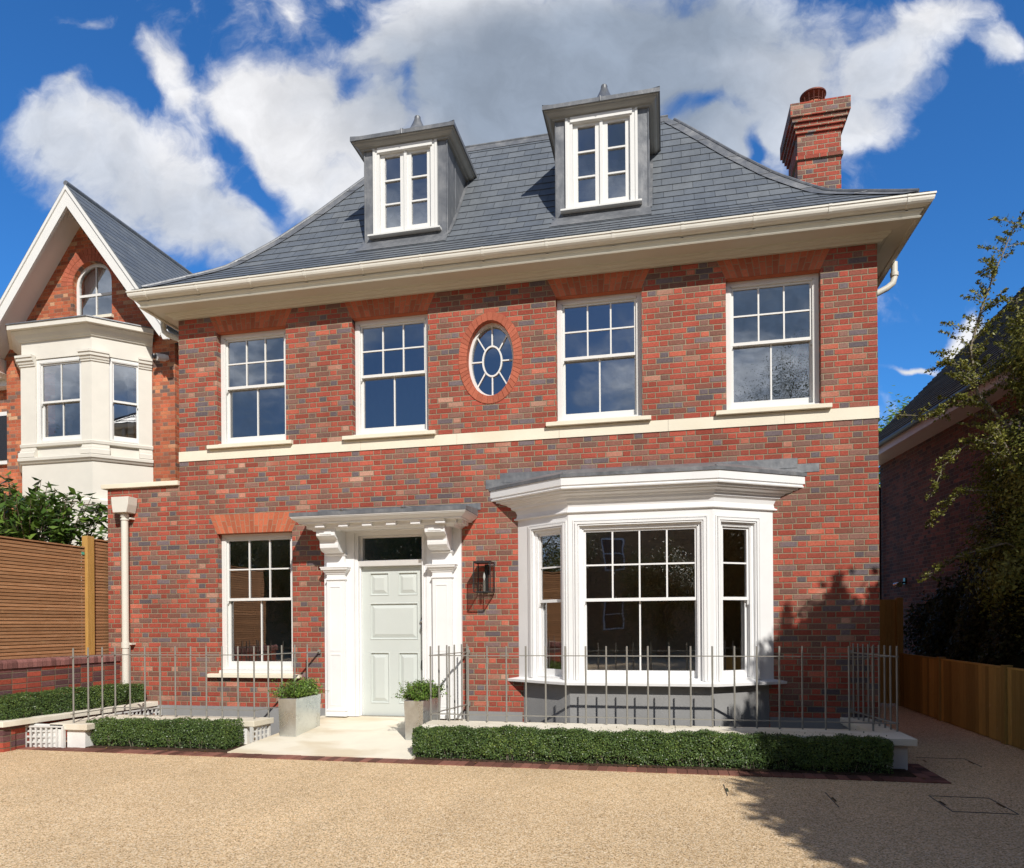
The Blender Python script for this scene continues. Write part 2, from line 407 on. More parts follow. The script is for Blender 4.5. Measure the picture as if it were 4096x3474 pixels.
m_box = leaf_mat('box_hedge_leaf', [(.15, (.045, .085, .028)), (.45, (.085, .145, .045)), (.75, (.15, .23, .055)), (.95, (.32, .38, .08))], .38)
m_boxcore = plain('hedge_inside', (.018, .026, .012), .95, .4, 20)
m_fresh = leaf_mat('fresh_shrub_leaf', [(.15, (.06, .13, .025)), (.5, (.14, .25, .04)), (.9, (.30, .42, .08))])
m_laurel = leaf_mat('laurel_leaf', [(.15, (.04, .085, .018)), (.5, (.085, .155, .028)), (.85, (.17, .26, .045)), (.97, (.42, .32, .05))], .28)
m_tree = leaf_mat('tree_leaf', [(.15, (.03, .045, .012)), (.5, (.06, .085, .02)), (.9, (.12, .13, .03))], .5)
m_olive = leaf_mat('olive_shrub_leaf', [(.15, (.08, .095, .02)), (.5, (.18, .19, .035)), (.8, (.31, .30, .06)), (.97, (.45, .28, .11))], .5)
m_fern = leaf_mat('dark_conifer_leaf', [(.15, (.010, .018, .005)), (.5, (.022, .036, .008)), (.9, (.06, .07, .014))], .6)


def glass_mat(name, tint, base=.05, k=1.5, wav=.0012):
    m = bpy.data.materials.new(name); m.use_nodes = True; t = m.node_tree; t.nodes.clear(); g = NG(t)
    o = g.n('ShaderNodeOutputMaterial'); tr = g.n('ShaderNodeBsdfTransparent'); tr.inputs[0].default_value = (*tint, 1)
    gl = g.n('ShaderNodeBsdfGlossy'); gl.inputs['Roughness'].default_value = 0.005; gl.inputs[0].default_value = (.97, .98, 1, 1)
    p = g.n('ShaderNodeNewGeometry').outputs['Position']
    g.put(gl.inputs['Normal'], bump(g, g.noise(p, 1.6, 2), wav * 1.2))
    fr = g.n('ShaderNodeFresnel'); fr.inputs[0].default_value = 1.5
    f = g.m('ADD', g.m('MULTIPLY', fr.outputs[0], k), base, clamp=True)
    mxs = g.n('ShaderNodeMixShader'); g.put(mxs.inputs[0], f); g.put(mxs.inputs[1], tr.outputs[0]); g.put(mxs.inputs[2], gl.outputs[0])
    t.links.new(mxs.outputs[0], o.inputs[0]); return m


m_glass = glass_mat('window_glass', (.90, .91, .90), .27, 1.9)
m_glassl = glass_mat('lantern_glass', (.97, .98, .97), .0, .5)


def fn_fan(g, p, b): return {}


# ------------------------------------------------------------------ mesh helpers
ORG_ = {}


class MB:
    def __init__(s, T=None): s.v = []; s.f = []; s.uv = []; s.T = T
    def P(s, p):
        q = s.T @ Vector(p) if s.T is not None else p
        s.v.append((q[0], q[1], q[2])); return len(s.v) - 1
    def poly(s, pts, uv=None):
        s.f.append([s.P(p) for p in pts]); s.uv.append(uv); return s
    def box(s, x0, x1, y0, y1, z0, z1):
        c = [(x0, y0, z0), (x1, y0, z0), (x1, y1, z0), (x0, y1, z0), (x0, y0, z1), (x1, y0, z1), (x1, y1, z1), (x0, y1, z1)]
        return s.hexa(c)
    def hexa(s, c):
        i = [s.P(p) for p in c]
        for f in ((3, 2, 1, 0), (4, 5, 6, 7), (0, 1, 5, 4), (1, 2, 6, 5), (2, 3, 7, 6), (3, 0, 4, 7)):
            s.f.append([i[k] for k in f]); s.uv.append(None)
        return s
    def prism(s, pts, a, b, ax='z'):
        """extrude a 2-D outline between a and b along ax"""
        def m(p, t): return {'z': (p[0], p[1], t), 'y': (p[0], t, p[1]), 'x': (t, p[0], p[1])}[ax]
        A = [s.P(m(p, a)) for p in pts]; B = [s.P(m(p, b)) for p in pts]; n = len(pts)
        s.f.append(A[::-1]); s.f.append(B); s.uv += [None, None]
        for k in range(n): s.f.append([A[k], A[(k + 1) % n], B[(k + 1) % n], B[k]]); s.uv.append(None)
        return s
    def sweep(s, path, prof, closed=False, caps=True):
        """path: XY points, outward = right-hand side; prof: (offset, z)"""
        n = len(path); P2 = [Vector(p) for p in path]; rings = []
        for i in range(n):
            a = P2[(i - 1) % n] if (closed or i > 0) else None; b = P2[(i + 1) % n] if (closed or i < n - 1) else None
            d1 = (P2[i] - a).normalized() if a is not None else None; d2 = (b - P2[i]).normalized() if b is not None else None
            if d1 is None: nn = Vector((d2.y, -d2.x)); k = 1
            elif d2 is None: nn = Vector((d1.y, -d1.x)); k = 1
            else:
                n1 = Vector((d1.y, -d1.x)); n2 = Vector((d2.y, -d2.x)); nn = (n1 + n2).normalized(); k = 1 / max(.2, nn.dot(n1))
            rings.append([s.P((P2[i].x + nn.x * o * k, P2[i].y + nn.y * o * k, z)) for o, z in prof])
        m = len(prof)
        for i in range(n if closed else n - 1):
            r0, r1 = rings[i], rings[(i + 1) % n]
            for k in range(m):
                s.f.append([r0[k], r1[k], r1[(k + 1) % m], r0[(k + 1) % m]]); s.uv.append(None)
        if caps and not closed:
            s.f.append(rings[0][::-1]); s.f.append(rings[-1]); s.uv += [None, None]
        return s
    def tube(s, pts, r, n=8, caps=True):
        pts = [Vector(p) for p in pts]; rs = r if isinstance(r, (list, tuple)) else [r] * len(pts); rings = []
        for i, p in enumerate(pts):
            d = (pts[min(i + 1, len(pts) - 1)] - pts[max(i - 1, 0)]).normalized()
            u = d.orthogonal().normalized() if i == 0 else (u - d * u.dot(d)).normalized()
            v = d.cross(u)
            rings.append([s.P(p + (u * math.cos(2 * math.pi * k / n) + v * math.sin(2 * math.pi * k / n)) * rs[i]) for k in range(n)])
        for a, b in zip(rings, rings[1:]):
            for k in range(n): s.f.append([a[k], a[(k + 1) % n], b[(k + 1) % n], b[k]]); s.uv.append(None)
        if caps: s.f.append(rings[0][::-1]); s.f.append(rings[-1]); s.uv += [None, None]
        return s
    def lathe(s, c, prof, n=20):
        rings = [[s.P((c[0] + r * math.cos(2 * math.pi * k / n), c[1] + r * math.sin(2 * math.pi * k / n), c[2] + z)) for k in range(n)] for r, z in prof]
        for a, b in zip(rings, rings[1:]):
            for k in range(n): s.f.append([a[k], a[(k + 1) % n], b[(k + 1) % n], b[k]]); s.uv.append(None)
        s.f.append(rings[0][::-1]); s.f.append(rings[-1]); s.uv += [None, None]
        return s
    def build(s, name, m, parent=None, smooth=False, bev=0.0, recalc=True):
        me = bpy.data.meshes.new(name)
        o = bpy.data.objects.new(name, me); COL.objects.link(o)
        off = ORG_.get(parent.name, Vector((0, 0, 0))) if parent is not None else Vector((0, 0, 0))
        V = np.array(s.v, dtype=float) if s.v else np.zeros((0, 3))
        if parent is None:
            # put the origin at the base of the thing
            off = Vector((float(V[:, 0].mean()), float(V[:, 1].mean()), float(V[:, 2].min())))
            o.location = off
        else:
            o.parent = parent
        ORG_[o.name] = off.copy()
        V = V - np.array(off)
        me.from_pydata(V.tolist(), [], s.f)
        if any(u is not None for u in s.uv):
            l = me.uv_layers.new(name='UVMap'); k = 0
            for f, u in zip(s.f, s.uv):
                for j in range(len(f)):
                    l.data[k].uv = u[j] if u is not None else (0, 0); k += 1
        me.materials.append(m)
        if recalc:
            bm = bmesh.new(); bm.from_mesh(me); bmesh.ops.recalc_face_normals(bm, faces=bm.faces); bm.to_mesh(me); bm.free()
        if smooth:
            me.polygons.foreach_set('use_smooth', [True] * len(me.polygons))
            if hasattr(me, 'set_sharp_from_angle'): me.set_sharp_from_angle(angle=R_(38))
        if bev:
            md = o.modifiers.new('soft_edges', 'BEVEL'); md.width = bev; md.segments = 2; md.limit_method = 'ANGLE'; md.angle_limit = R_(40)
        return o


def thing(name, label, cat, loc, group=None):
    o = bpy.data.objects.new(name, None); COL.objects.link(o); o.location = loc; o.empty_display_size = .2
    ORG_[o.name] = Vector(loc); return tag(o, label, cat, group)


def tag(o, label, cat, group=None, kind=None):
    o['label'] = label; o['category'] = cat
    if group: o['group'] = group
    if kind: o['kind'] = kind
    return o


def struct(o): o['kind'] = 'structure'; return o


def wall_grid(mb, a0, a1, z0, z1, holes, f, zskip=None):
    """flat wall with rectangular openings; f(a,z)->point"""
    xs = sorted({a0, a1, *[h[0] for h in holes], *[h[1] for h in holes]}); zs = sorted({z0, z1, *[h[2] for h in holes], *[h[3] for h in holes]})
    for xa, xb in zip(xs, xs[1:]):
        for za, zb in zip(zs, zs[1:]):
            cx, cz = (xa + xb) / 2, (za + zb) / 2
            if any(h[0] < cx < h[1] and h[2] < cz < h[3] for h in holes): continue
            mb.poly([f(xa, za), f(xb, za), f(xb, zb), f(xa, zb)])


def reveals(mb, h, y0, y1, bottom=True):
    x0, x1, z0, z1 = h
    mb.poly([(x0, y0, z0), (x0, y1, z0), (x0, y1, z1), (x0, y0, z1)]); mb.poly([(x1, y0, z0), (x1, y0, z1), (x1, y1, z1), (x1, y1, z0)])
    mb.poly([(x0, y0, z1), (x0, y1, z1), (x1, y1, z1), (x1, y0, z1)])
    if bottom: mb.poly([(x0, y0, z0), (x1, y0, z0), (x1, y1, z0), (x0, y1, z0)])


# ------------------------------------------------------------------ ground
GZ = 0.06
PITS = [(-.40, 2.05, -1.02, 0.0), (4.46, 9.46, -1.08, 0.0)]
gm_ = MB()
xs = sorted({-60, 70, *[p[0] for p in PITS], *[p[1] for p in PITS]}); ys = sorted({-60, 80, *[p[2] for p in PITS], *[p[3] for p in PITS]})
for xa, xb in zip(xs, xs[1:]):
    for ya, yb in zip(ys, ys[1:]):
        if any(p[0] < (xa + xb) / 2 < p[1] and p[2] < (ya + yb) / 2 < p[3] for p in PITS): continue
        gm_.poly([(xa, ya, GZ), (xb, ya, GZ), (xb, yb, GZ), (xa, yb, GZ)])
gr = struct(gm_.build('ground', m_gravel, recalc=False)); gr['label'] = 'beige resin bound gravel drive'
pm = MB()
for x0, x1, y0, y1 in PITS:
    pm.poly([(x0, y0, -1.2), (x1, y0, -1.2), (x1, y1, -1.2), (x0, y1, -1.2)])
    for a, b in (((x0, y0), (x1, y0)), ((x1, y0), (x1, y1)), ((x0, y1), (x0, y0))):
        pm.poly([(*a, -1.2), (*b, -1.2), (*b, GZ), (*a, GZ)])
struct(pm.build('lightwell_floor', m_render, recalc=False))
# bed soil
sb = MB(); sb.prism([(.10, -1.962), (2.10, -1.962), (2.16, -1.42), (.10, -1.42)], GZ - .02, GZ + .018)
struct(sb.build('soil', m_soil))
sb = MB(); sb.prism([(4.50, -1.962), (9.70, -1.962), (9.70, -1.6), (4.46, -1.6)], GZ - .02, GZ + .018); struct(sb.build('soil', m_soil))
sb = MB(); sb.prism([(-1.09, -2.25), (-.75, -2.25), (-.50, 0.), (-1.09, 0.)], GZ - .02, GZ + .31)
struct(sb.build('soil', m_soil))
# edging bricks
eb = MB(); x = -1.2
rnd = random.Random(3)
while x < 9.72:
    wv_ = .0995; j = rnd.uniform(-.002, .002)
    eb.box(x + .002, x + wv_ - .002, -2.175 + j, -1.965 + j, GZ - .03, GZ + .010 + rnd.uniform(-.002, .002)); x += .1025
y = -2.175
while y < -1.30:
    eb.box(9.722, 9.825, y + .002, y + .1, GZ - .03, GZ + .011 + rnd.uniform(-.002, .002)); eb.box(9.829, 9.935, y + .002, y + .1, GZ - .03, GZ + .011 + rnd.uniform(-.002, .002)); y += .1025
eb = eb.build('brick_edging', m_edge); tag(eb, 'row of dark red bricks laid flush as an edging between gravel and hedge beds', 'edging', kind='structure')
# porch paving, gently ramped up to the door
pp = MB()
A = [(2.12, -1.962, .080), (4.47, -1.962, .080), (4.46, -1.3, .155), (4.56, -.02, .275), (4.56, .12, .275), (2.36, .12, .275), (2.36, -.02, .275), (2.27, -1.1, .176)]
pp.poly(A); n = len(A)
for k in range(n):
    a, b = A[k], A[(k + 1) % n]; pp.poly([(a[0], a[1], -.1), (b[0], b[1], -.1), b, a])
o = pp.build('porch_paving', m_porch, recalc=True); tag(o, 'pale stained limestone paving ramping up to the front door', 'paving', kind='structure')


def cover(cx, cy, x0, x1, y0, y1, lab, sides='lrtb'):
    root = thing('manhole_cover', lab, 'manhole cover', (cx, cy, GZ), 'recessed gravel filled manhole covers in the drive')
    f = MB(); t = .007; Z0, Z1 = GZ - .01, GZ + .004
    if 'l' in sides: f.box(x0, x0 + t, y0, y1, Z0, Z1)
    if 'r' in sides: f.box(x1 - t, x1, y0, y1, Z0, Z1)
    if 't' in sides: f.box(x0 + t, x1 - t, y1 - t, y1, Z0, Z1)
    if 'b' in sides: f.box(x0 + t, x1 - t, y0, y0 + t, Z0, Z1)
    f.build('frame', m_blk, root)
    for xx in ([x0 + .012, x1 - .03] if 'r' in sides else [x0 + .012]):
        MB().box(xx, xx + .018, (y0 + y1) / 2 - .07, (y0 + y1) / 2 + .07, Z0, GZ + .005).build('lifting_slot', m_chrome, root)
    return root


cover(9.8, -3.0, 9.56, 10.04, -3.26, -2.72, 'square cover outlined by a full dark frame near the right fence')
cover(8.9, -3.0, 8.70, 9.16, -3.28, -2.76, 'cover showing only one thin dark edge line in the shaded gravel', 'l')
cover(7.6, -2.9, 7.83, 8.25, -3.05, -2.60, 'cover edge line in the gravel at the edge of the tree shadow', 'l')
cover(10.1, -.9, 10.05, 10.55, -1.25, -.80, 'small cover outline in the side passage beside the coping corner', 'tr')

# ------------------------------------------------------------------ the house
H = thing('brick_house', 'red brick house with grey slate mansard roof, two dormers and white bay window', 'house', (4.95, 0, GZ))
WH = 9.9
WIN = [(.656, 1.808), (2.87, 4.03), (5.86, 7.015), (8.09, 9.24)]
holes = [(a, b, 4.345, 6.055) for a, b in WIN] + [(.646, 1.895, .86, 3.0), (2.86, 4.02, .2, 2.96), (5.50, 8.47, .45, 3.3)]
OX0, OX1, OZ0, OZ1 = 4.30, 5.57, 4.55, 6.055
ocx, ocz, oa, ob = 4.935, 5.302, .335, .527
wb = MB()
FF = lambda a, z: (a, 0, z)
wall_grid(wb, 0, WH, -1.2, 6.335, holes + [(OX0, OX1, OZ0, OZ1)], FF)
N_ = 48; ang = sorted([2 * math.pi * k / N_ for k in range(N_)] + [math.atan2(zz - ocz, xx - ocx) % (2 * math.pi) for xx in (OX0, OX1) for zz in (OZ0, OZ1)])


def rect_hit(t):
    c, s_ = math.cos(t), math.sin(t); k = 1e9
    if c > 1e-9: k = min(k, (OX1 - ocx) / c)
    if c < -1e-9: k = min(k, (OX0 - ocx) / c)
    if s_ > 1e-9: k = min(k, (OZ1 - ocz) / s_)
    if s_ < -1e-9: k = min(k, (OZ0 - ocz) / s_)
    return (ocx + c * k, 0, ocz + s_ * k)


def ell(t, a, b, y=0.0):
    c, s_ = math.cos(t), math.sin(t); k = 1 / math.sqrt((c / a) ** 2 + (s_ / b) ** 2); return (ocx + c * k, y, ocz + s_ * k)


for i in range(len(ang)):
    t0, t1 = ang[i], ang[(i + 1) % len(ang)]
    wb.poly([ell(t0, oa, ob), rect_hit(t0), rect_hit(t1), ell(t1, oa, ob)])
    wb.poly([ell(t0, oa, ob), ell(t1, oa, ob), ell(t1, oa, ob, .3), ell(t0, oa, ob, .3)])
for h in holes[:-1]: reveals(wb, h, 0, .3)
wb.poly([(WH, 0, -1.2), (WH, 8.5, -1.2), (WH, 8.5, 6.335), (WH, 0, 6.335)])
wb.poly([(0, 0, -1.2), (0, 8.5, -1.2), (0, 8.5, 6.335), (0, 0, 6.335)]); wb.poly([(0, 8.5, -1.2), (WH, 8.5, -1.2), (WH, 8.5, 6.335), (0, 8.5, 6.335)])
# low side wing
wb.poly([(-1.295, 0, -.2), (0, 0, -.2), (0, 0, 3.766), (-1.295, 0, 3.766)]); wb.poly([(-1.295, 0, -.2), (-1.295, 8, -.2), (-1.295, 8, 3.766), (-1.295, 0, 3.766)])
wb.poly([(-1.295, 8, -.2), (0, 8, -.2), (0, 8, 3.766), (-1.295, 8, 3.766)])
wb.build('wall', m_brick, H, recalc=False)
# rooms behind the windows
rm = MB()
inner = [(a - .02, b + .02, 4.30, 6.10) for a, b in WIN] + [(ocx - .4, ocx + .4, ocz - .6, ocz + .6)]
wall_grid(rm, .1, WH - .1, 3.65, 6.3, inner, lambda a, z: (a, .302, z))
for xx in (.1, 2.45, 4.35, 5.5, 7.55, WH - .1): rm.poly([(xx, .302, 3.65), (xx, 4.2, 3.65), (xx, 4.2, 6.3), (xx, .302, 6.3)])
rm.poly([(.1, 4.2, 3.65), (WH - .1, 4.2, 3.65), (WH - .1, 4.2, 6.3), (.1, 4.2, 6.3)])
rm.poly([(.1, .302, 3.65), (WH - .1, .302, 3.65), (WH - .1, 4.2, 3.65), (.1, 4.2, 3.65)]); rm.poly([(.1, .302, 6.3), (WH - .1, .302, 6.3), (WH - .1, 4.2, 6.3), (.1, 4.2, 6.3)])
rm.build('upstairs_room', m_room2, H, recalc=False)
rm = MB()
inner = [(.62, 1.92, .82, 3.04), (2.84, 4.04, .25, 2.98), (5.48, 8.49, .45, 3.3)]
wall_grid(rm, .1, WH - .1, .25, 3.5, inner, lambda a, z: (a, .302, z))
for xx in (.1, 2.6, 4.6, WH - .1): rm.poly([(xx, .302, .25), (xx, 3.4, .25), (xx, 3.4, 3.5), (xx, .302, 3.5)])
rm.poly([(.1, 3.4, .25), (WH - .1, 3.4, .25), (WH - .1, 3.4, 3.5), (.1, 3.4, 3.5)]); rm.poly([(.1, .302, 3.5), (WH - .1, .302, 3.5), (WH - .1, 5.2, 3.5), (.1, 5.2, 3.5)])
rm.build('downstairs_room', m_room, H, recalc=False)
MB().poly([(.1, .05, .25), (WH - .1, .05, .25), (WH - .1, 5.2, .25), (.1, 5.2, .25)]).build('floor', m_floor, H, recalc=False)
# white plaster lining of the upstairs reveals
for a, b in WIN:
    lin = MB(); x0, x1, z0, z1 = a + .02, b - .02, 4.38, 6.03
    for (p, q_) in (((x0, z0), (x0, z1)), ((x1, z0), (x1, z1)), ((x0, z0), (x1, z0)), ((x0, z1), (x1, z1))):
        lin.poly([(p[0], .215, p[1]), (q_[0], .215, q_[1]), (q_[0], .42, q_[1]), (p[0], .42, p[1])])
    lin.build('window_lining', m_plast, H, recalc=False)

# plinth, string course
for a, b in ((-.42, 2.42), (4.52, 5.36), (8.6, 9.914)): MB().box(a, b, -.014, .0, -1.2, .385).build('plinth', m_render, H)
MB().box(9.9, 9.914, 0.001, 8.5, -.2, .385).build('plinth', m_render, H)
st_ = MB(); xcut = [0, 1.55, 3.0, 4.45, 5.9, 7.35, 8.8, 9.912]
for a, b in zip(xcut, xcut[1:]): st_.box(a if a else -.002, b - .003, -.012, .0, 4.128, 4.278)
st_.box(9.9, 9.912, 0, 8.5, 4.128, 4.278)
st_.build('string_course', m_stone, H)
MB().box(-1.376, -.002, -.05, .30, 3.768, 3.838).build('wing_coping', m_stone, H, bev=.006)


def flat_arch(x0, x1, z0, z1, splay, clipx=None, mt=m_gauge):
    b = MB(); n = int(round((x1 - x0 + splay) / .078)); cx = (x0 + x1) / 2; g_ = .0085
    for k in range(n):
        for r, (fa, fb_) in enumerate(((0, .36 if k % 2 else .64), (.36 if k % 2 else .64, 1))):
            def X(t, f): return (x0 - splay * f) + (x1 - x0 + 2 * splay * f) * t
            t0, t1 = k / n, (k + 1) / n
            za, zb = z0 + (z1 - z0) * fa + (g_ / 2 if r else 0), z0 + (z1 - z0) * fb_ - (0 if r else g_ / 2)
            pts = [(X(t0, fa) + g_ / 2, za), (X(t1, fa) - g_ / 2, za), (X(t1, fb_) - g_ / 2, zb), (X(t0, fb_) + g_ / 2, zb)]
            b.prism(pts, -.005, .0, 'y')
    o = b.build('gauged_arch', mt, H)
    MB().prism([(x0, z0), (x1, z0), (x1 + splay, z1), (x0 - splay, z1)], -.0035, .0, 'y').build('arch_joint', m_mortar, o)
    MB().poly([(x0, -.001, z0 - .0015), (x1, -.001, z0 - .0015), (x1, .1, z0 - .0015), (x0, .1, z0 - .0015)]).build('arch_soffit', m_gauge, o, recalc=False)
    return o


for a, b in WIN: flat_arch(a, b, 6.055, 6.325, .125)
flat_arch(.646, 1.895, 3.0, 3.29, .135)
# oval brick ring
rg = MB(); NW = 46
for k in range(NW):
    t0, t1 = 2 * math.pi * (k + .045) / NW, 2 * math.pi * (k + .955) / NW
    a0, a1, b1, b0 = [(p[0], p[2]) for p in (ell(t0, oa, ob), ell(t1, oa, ob), ell(t1, oa + .117, ob + .108), ell(t0, oa + .117, ob + .108))]
    rg.prism([a0, a1, b1, b0], -.010, .0, 'y')
ro = rg.build('oval_brick_ring', m_gauge2, H)
rg = MB()
for k in range(N_):
    t0, t1 = 2 * math.pi * k / N_, 2 * math.pi * (k + 1) / N_
    rg.poly([ell(t0, oa + .001, ob + .001, -.004), ell(t1, oa + .001, ob + .001, -.004), ell(t1, oa + .122, ob + .113, -.004), ell(t0, oa + .122, ob + .113, -.004)])
    rg.poly([ell(t0, oa - .001, ob - .001, -.004), ell(t1, oa - .001, ob - .001, -.004), ell(t1, oa - .001, ob - .001, .1), ell(t0, oa - .001, ob - .001, .1)])
rg.build('ring_joint', m_gauge2, ro, recalc=False)


# ---- windows
def sash(parent, T, wd, z0, z1, zm, cu, cl, mt=m_wood, fw=.06, sill=True, d=.0, curtain=None, glass=None):
    """vertical sash window; T maps (x along, y inwards, z); zm = meeting rail; cu=(cols, rows) upper; cl lower"""
    glass = glass or m_glass
    f = MB(T); y0 = d
    f.box(0, fw, y0, y0 + .12, z0, z1); f.box(wd - fw, wd, y0, y0 + .12, z0, z1); f.box(fw, wd - fw, y0, y0 + .12, z1 - fw * .9, z1); f.box(fw, wd - fw, y0, y0 + .12, z0, z0 + .03)
    for (xa, xb) in ((fw, fw + .014), (wd - fw - .014, wd - fw)): f.box(xa, xb, y0 + .006, y0 + .03, z0 + .03, z1 - fw * .9)
    f.box(fw, wd - fw, y0 + .006, y0 + .03, z1 - fw * .9 - .014, z1 - fw * .9)
    W = f.build('window', mt, parent)
    def one(name, xa, xb, za, zb, y, cols, rows, bot, top, horn):
        s = MB(T); sw = .045; th = .04
        s.box(xa, xa + sw, y, y + th, za, zb); s.box(xb - sw, xb, y, y + th, za, zb)
        s.box(xa + sw, xb - sw, y, y + th, za, za + bot); s.box(xa + sw, xb - sw, y, y + th, zb - top, zb)
        gx0, gx1, gz0, gz1 = xa + sw, xb - sw, za + bot, zb - top
        for k in range(1, cols): c = gx0 + (gx1 - gx0) * k / cols; s.box(c - .010, c + .010, y + .004, y + th - .004, gz0, gz1)
        for k in range(1, rows): c = gz0 + (gz1 - gz0) * k / rows; s.box(gx0, gx1, y + .006, y + th - .006, c - .010, c + .010)
        if horn:
            for xx in (xa, xb - .035): s.prism([(xx + .0, za), (xx + .035, za), (xx + .030, za - .035), (xx + .018, za - .055), (xx + .0, za - .06)], y + .002, y + th - .002, 'y')
        o = s.build(name, mt, W)
        MB(T).poly([(gx0, y + th * .5, gz0), (gx1, y + th * .5, gz0), (gx1, y + th * .5, gz1), (gx0, y + th * .5, gz1)]).build('glass', glass, W, recalc=False)
    i0, i1 = fw - .004, wd - fw + .004
    one('upper_sash', i0, i1, zm - .002, z1 - fw * .9, y0 + .032, cu[0], cu[1], .040, .042, True)
    one('lower_sash', i0, i1, z0 + .03, zm + .036, y0 + .075, cl[0], cl[1], .092, .038, False)
    # sash fasteners
    for k in ((.5,) if wd < .8 else (.30, .72)):
        fa = MB(T); c = wd * k; fa.box(c - .022, c + .022, y0 + .045, y0 + .06, zm + .038, zm + .046); fa.box(c - .006, c + .006, y0 + .048, y0 + .058, zm + .046, zm + .062)
        fa.build('sash_fastener', m_chrome, W)
    return W


def TX(x, y, ang=0.0): return Matrix.Translation((x, y, 0)) @ Matrix.Rotation(ang, 4, 'Z')


def stone_sill(x0, x1, zt, parent, h=.065, proj=.07):
    MB().prism([(-proj, zt - h), (-proj, zt - .012), (0.10, zt), (0.10, zt - h)], x0, x1, 'x').build('sill', m_stone, parent, bev=.004)


for a, b in WIN:
    Wn = sash(H, TX(a + .004, .10), b - a - .008, 4.375, 6.050, 5.225, (3, 2), (2, 1))
    MB().prism([(.03, 4.345), (.03, 4.372), (.14, 4.38), (.14, 4.345)], a - .0, b, 'x').build('timber_sill', m_wood, Wn)
    stone_sill(a - .135, b + .115, 4.35, Wn)
Wn = sash(H, TX(.652, .10), 1.236, .935, 2.995, 1.985, (3, 2), (2, 1))
MB().prism([(.02, .885), (.02, .925), (.14, .936), (.14, .885)], .648, 1.893, 'x').build('timber_sill', m_wood, Wn)
stone_sill(.50, 2.03, .888, Wn)
# oval window
def ering(mb, a0, b0, a1, b1, y0, y1, n=64, cx=ocx, cz=ocz):
    R = [[mb.P((cx + a * math.cos(t), y, cz + b * math.sin(t))) for t in [2 * math.pi * k / n for k in range(n)]] for a, b, y in ((a0, b0, y0), (a1, b1, y0), (a1, b1, y1), (a0, b0, y1))]
    for i in range(4):
        for k in range(n): mb.f.append([R[i][k], R[i][(k + 1) % n], R[(i + 1) % 4][(k + 1) % n], R[(i + 1) % 4][k]]); mb.uv.append(None)
ov = MB(); ering(ov, oa + .002, ob + .002, oa - .040, ob - .042, .095, .20); ow = ov.build('oval_window', m_wood, H, smooth=True)
ov = MB(); ering(ov, .146, .222, .124, .198, .12, .16)
for k in range(8):
    t = 2 * math.pi * k / 8
    p0 = Vector((ocx + .135 * math.cos(t), .14, ocz + .21 * math.sin(t))); p1 = Vector((ocx + (oa - .03) * math.cos(t), .14, ocz + (ob - .03) * math.sin(t)))
    d = (p1 - p0).normalized(); n_ = Vector((-d.z, 0, d.x)) * .009
    ov.hexa([p0 - n_ + Vector((0, -.015, 0)), p1 - n_ + Vector((0, -.015, 0)), p1 - n_ + Vector((0, .015, 0)), p0 - n_ + Vector((0, .015, 0)), p0 + n_ + Vector((0, -.015, 0)), p1 + n_ + Vector((0, -.015, 0)), p1 + n_ + Vector((0, .015, 0)), p0 + n_ + Vector((0, .015, 0))])
ov.build('glazing_bars', m_wood, ow)
MB().poly([(ocx + (oa - .02) * math.cos(2 * math.pi * k / 48), .145, ocz + (ob - .02) * math.sin(2 * math.pi * k / 48)) for k in range(48)]).build('glass', m_glass, ow, recalc=False)

# ---- eaves and gutter
EP = [(0, 8.5), (0, 0), (WH, 0), (WH, 8.5)]
EP_ = [(x, y) for x, y in EP]
prof = [(0.0, 6.30), (.045, 6.30), (.06, 6.318), (.085, 6.325), (.105, 6.345), (.125, 6.35), (.135, 6.372), (.325, 6.385), (.33, 6.368), (.375, 6.368), (.385, 6.385), (.365, 6.40), (.38, 6.43), (.40, 6.445), (.40, 6.462), (.345, 6.47), (.34, 6.58), (0, 6.58)]
MB().sweep(EP_, prof).build('eaves_cornice', m_cream, H)
gp = [(.345, 6.472), (.405, 6.470), (.44, 6.476), (.468, 6.490), (.486, 6.510), (.494, 6.534), (.495, 6.560), (.506, 6.565), (.506, 6.586), (.490, 6.586), (.486, 6.560), (.47, 6.51), (.42, 6.492), (.36, 6.49), (.36, 6.58), (.345, 6.58)]
gu = MB().sweep(EP_, gp).build('gutter', m_gut, H)
x = -.22
while x < 10.3:
    bk_ = MB()
    pr = [(-o - .004 if o > .35 else -o, z) for o, z in gp[:9]] + [(-.34, 6.584)]
    bk_.prism([(-(o + .006), z - (.006 if i < 5 else 0)) for i, (o, z) in enumerate(gp[:9])] + [(-.35, 6.58)], x, x + .035, 'x')
    bk_.box(x + .004, x + .03, -.40, -.345, 6.44, 6.475)
    x += .86; bk_.build('gutter_bracket', m_gut, gu)
# hipped roof, slate courses with real laps
PR = [(-.45, 6.615), (-.32, 6.684), (.206, 7.067), (.33, 7.155), (.502, 7.298), (.701, 7.521), (1.037, 7.917), (1.522, 8.575), (2.1, 9.41), (2.514, 9.992)]
PRs = PR


def prof_z(y): return float(np.interp(y, [a for a, b in PRs], [b for a, b in PRs]))


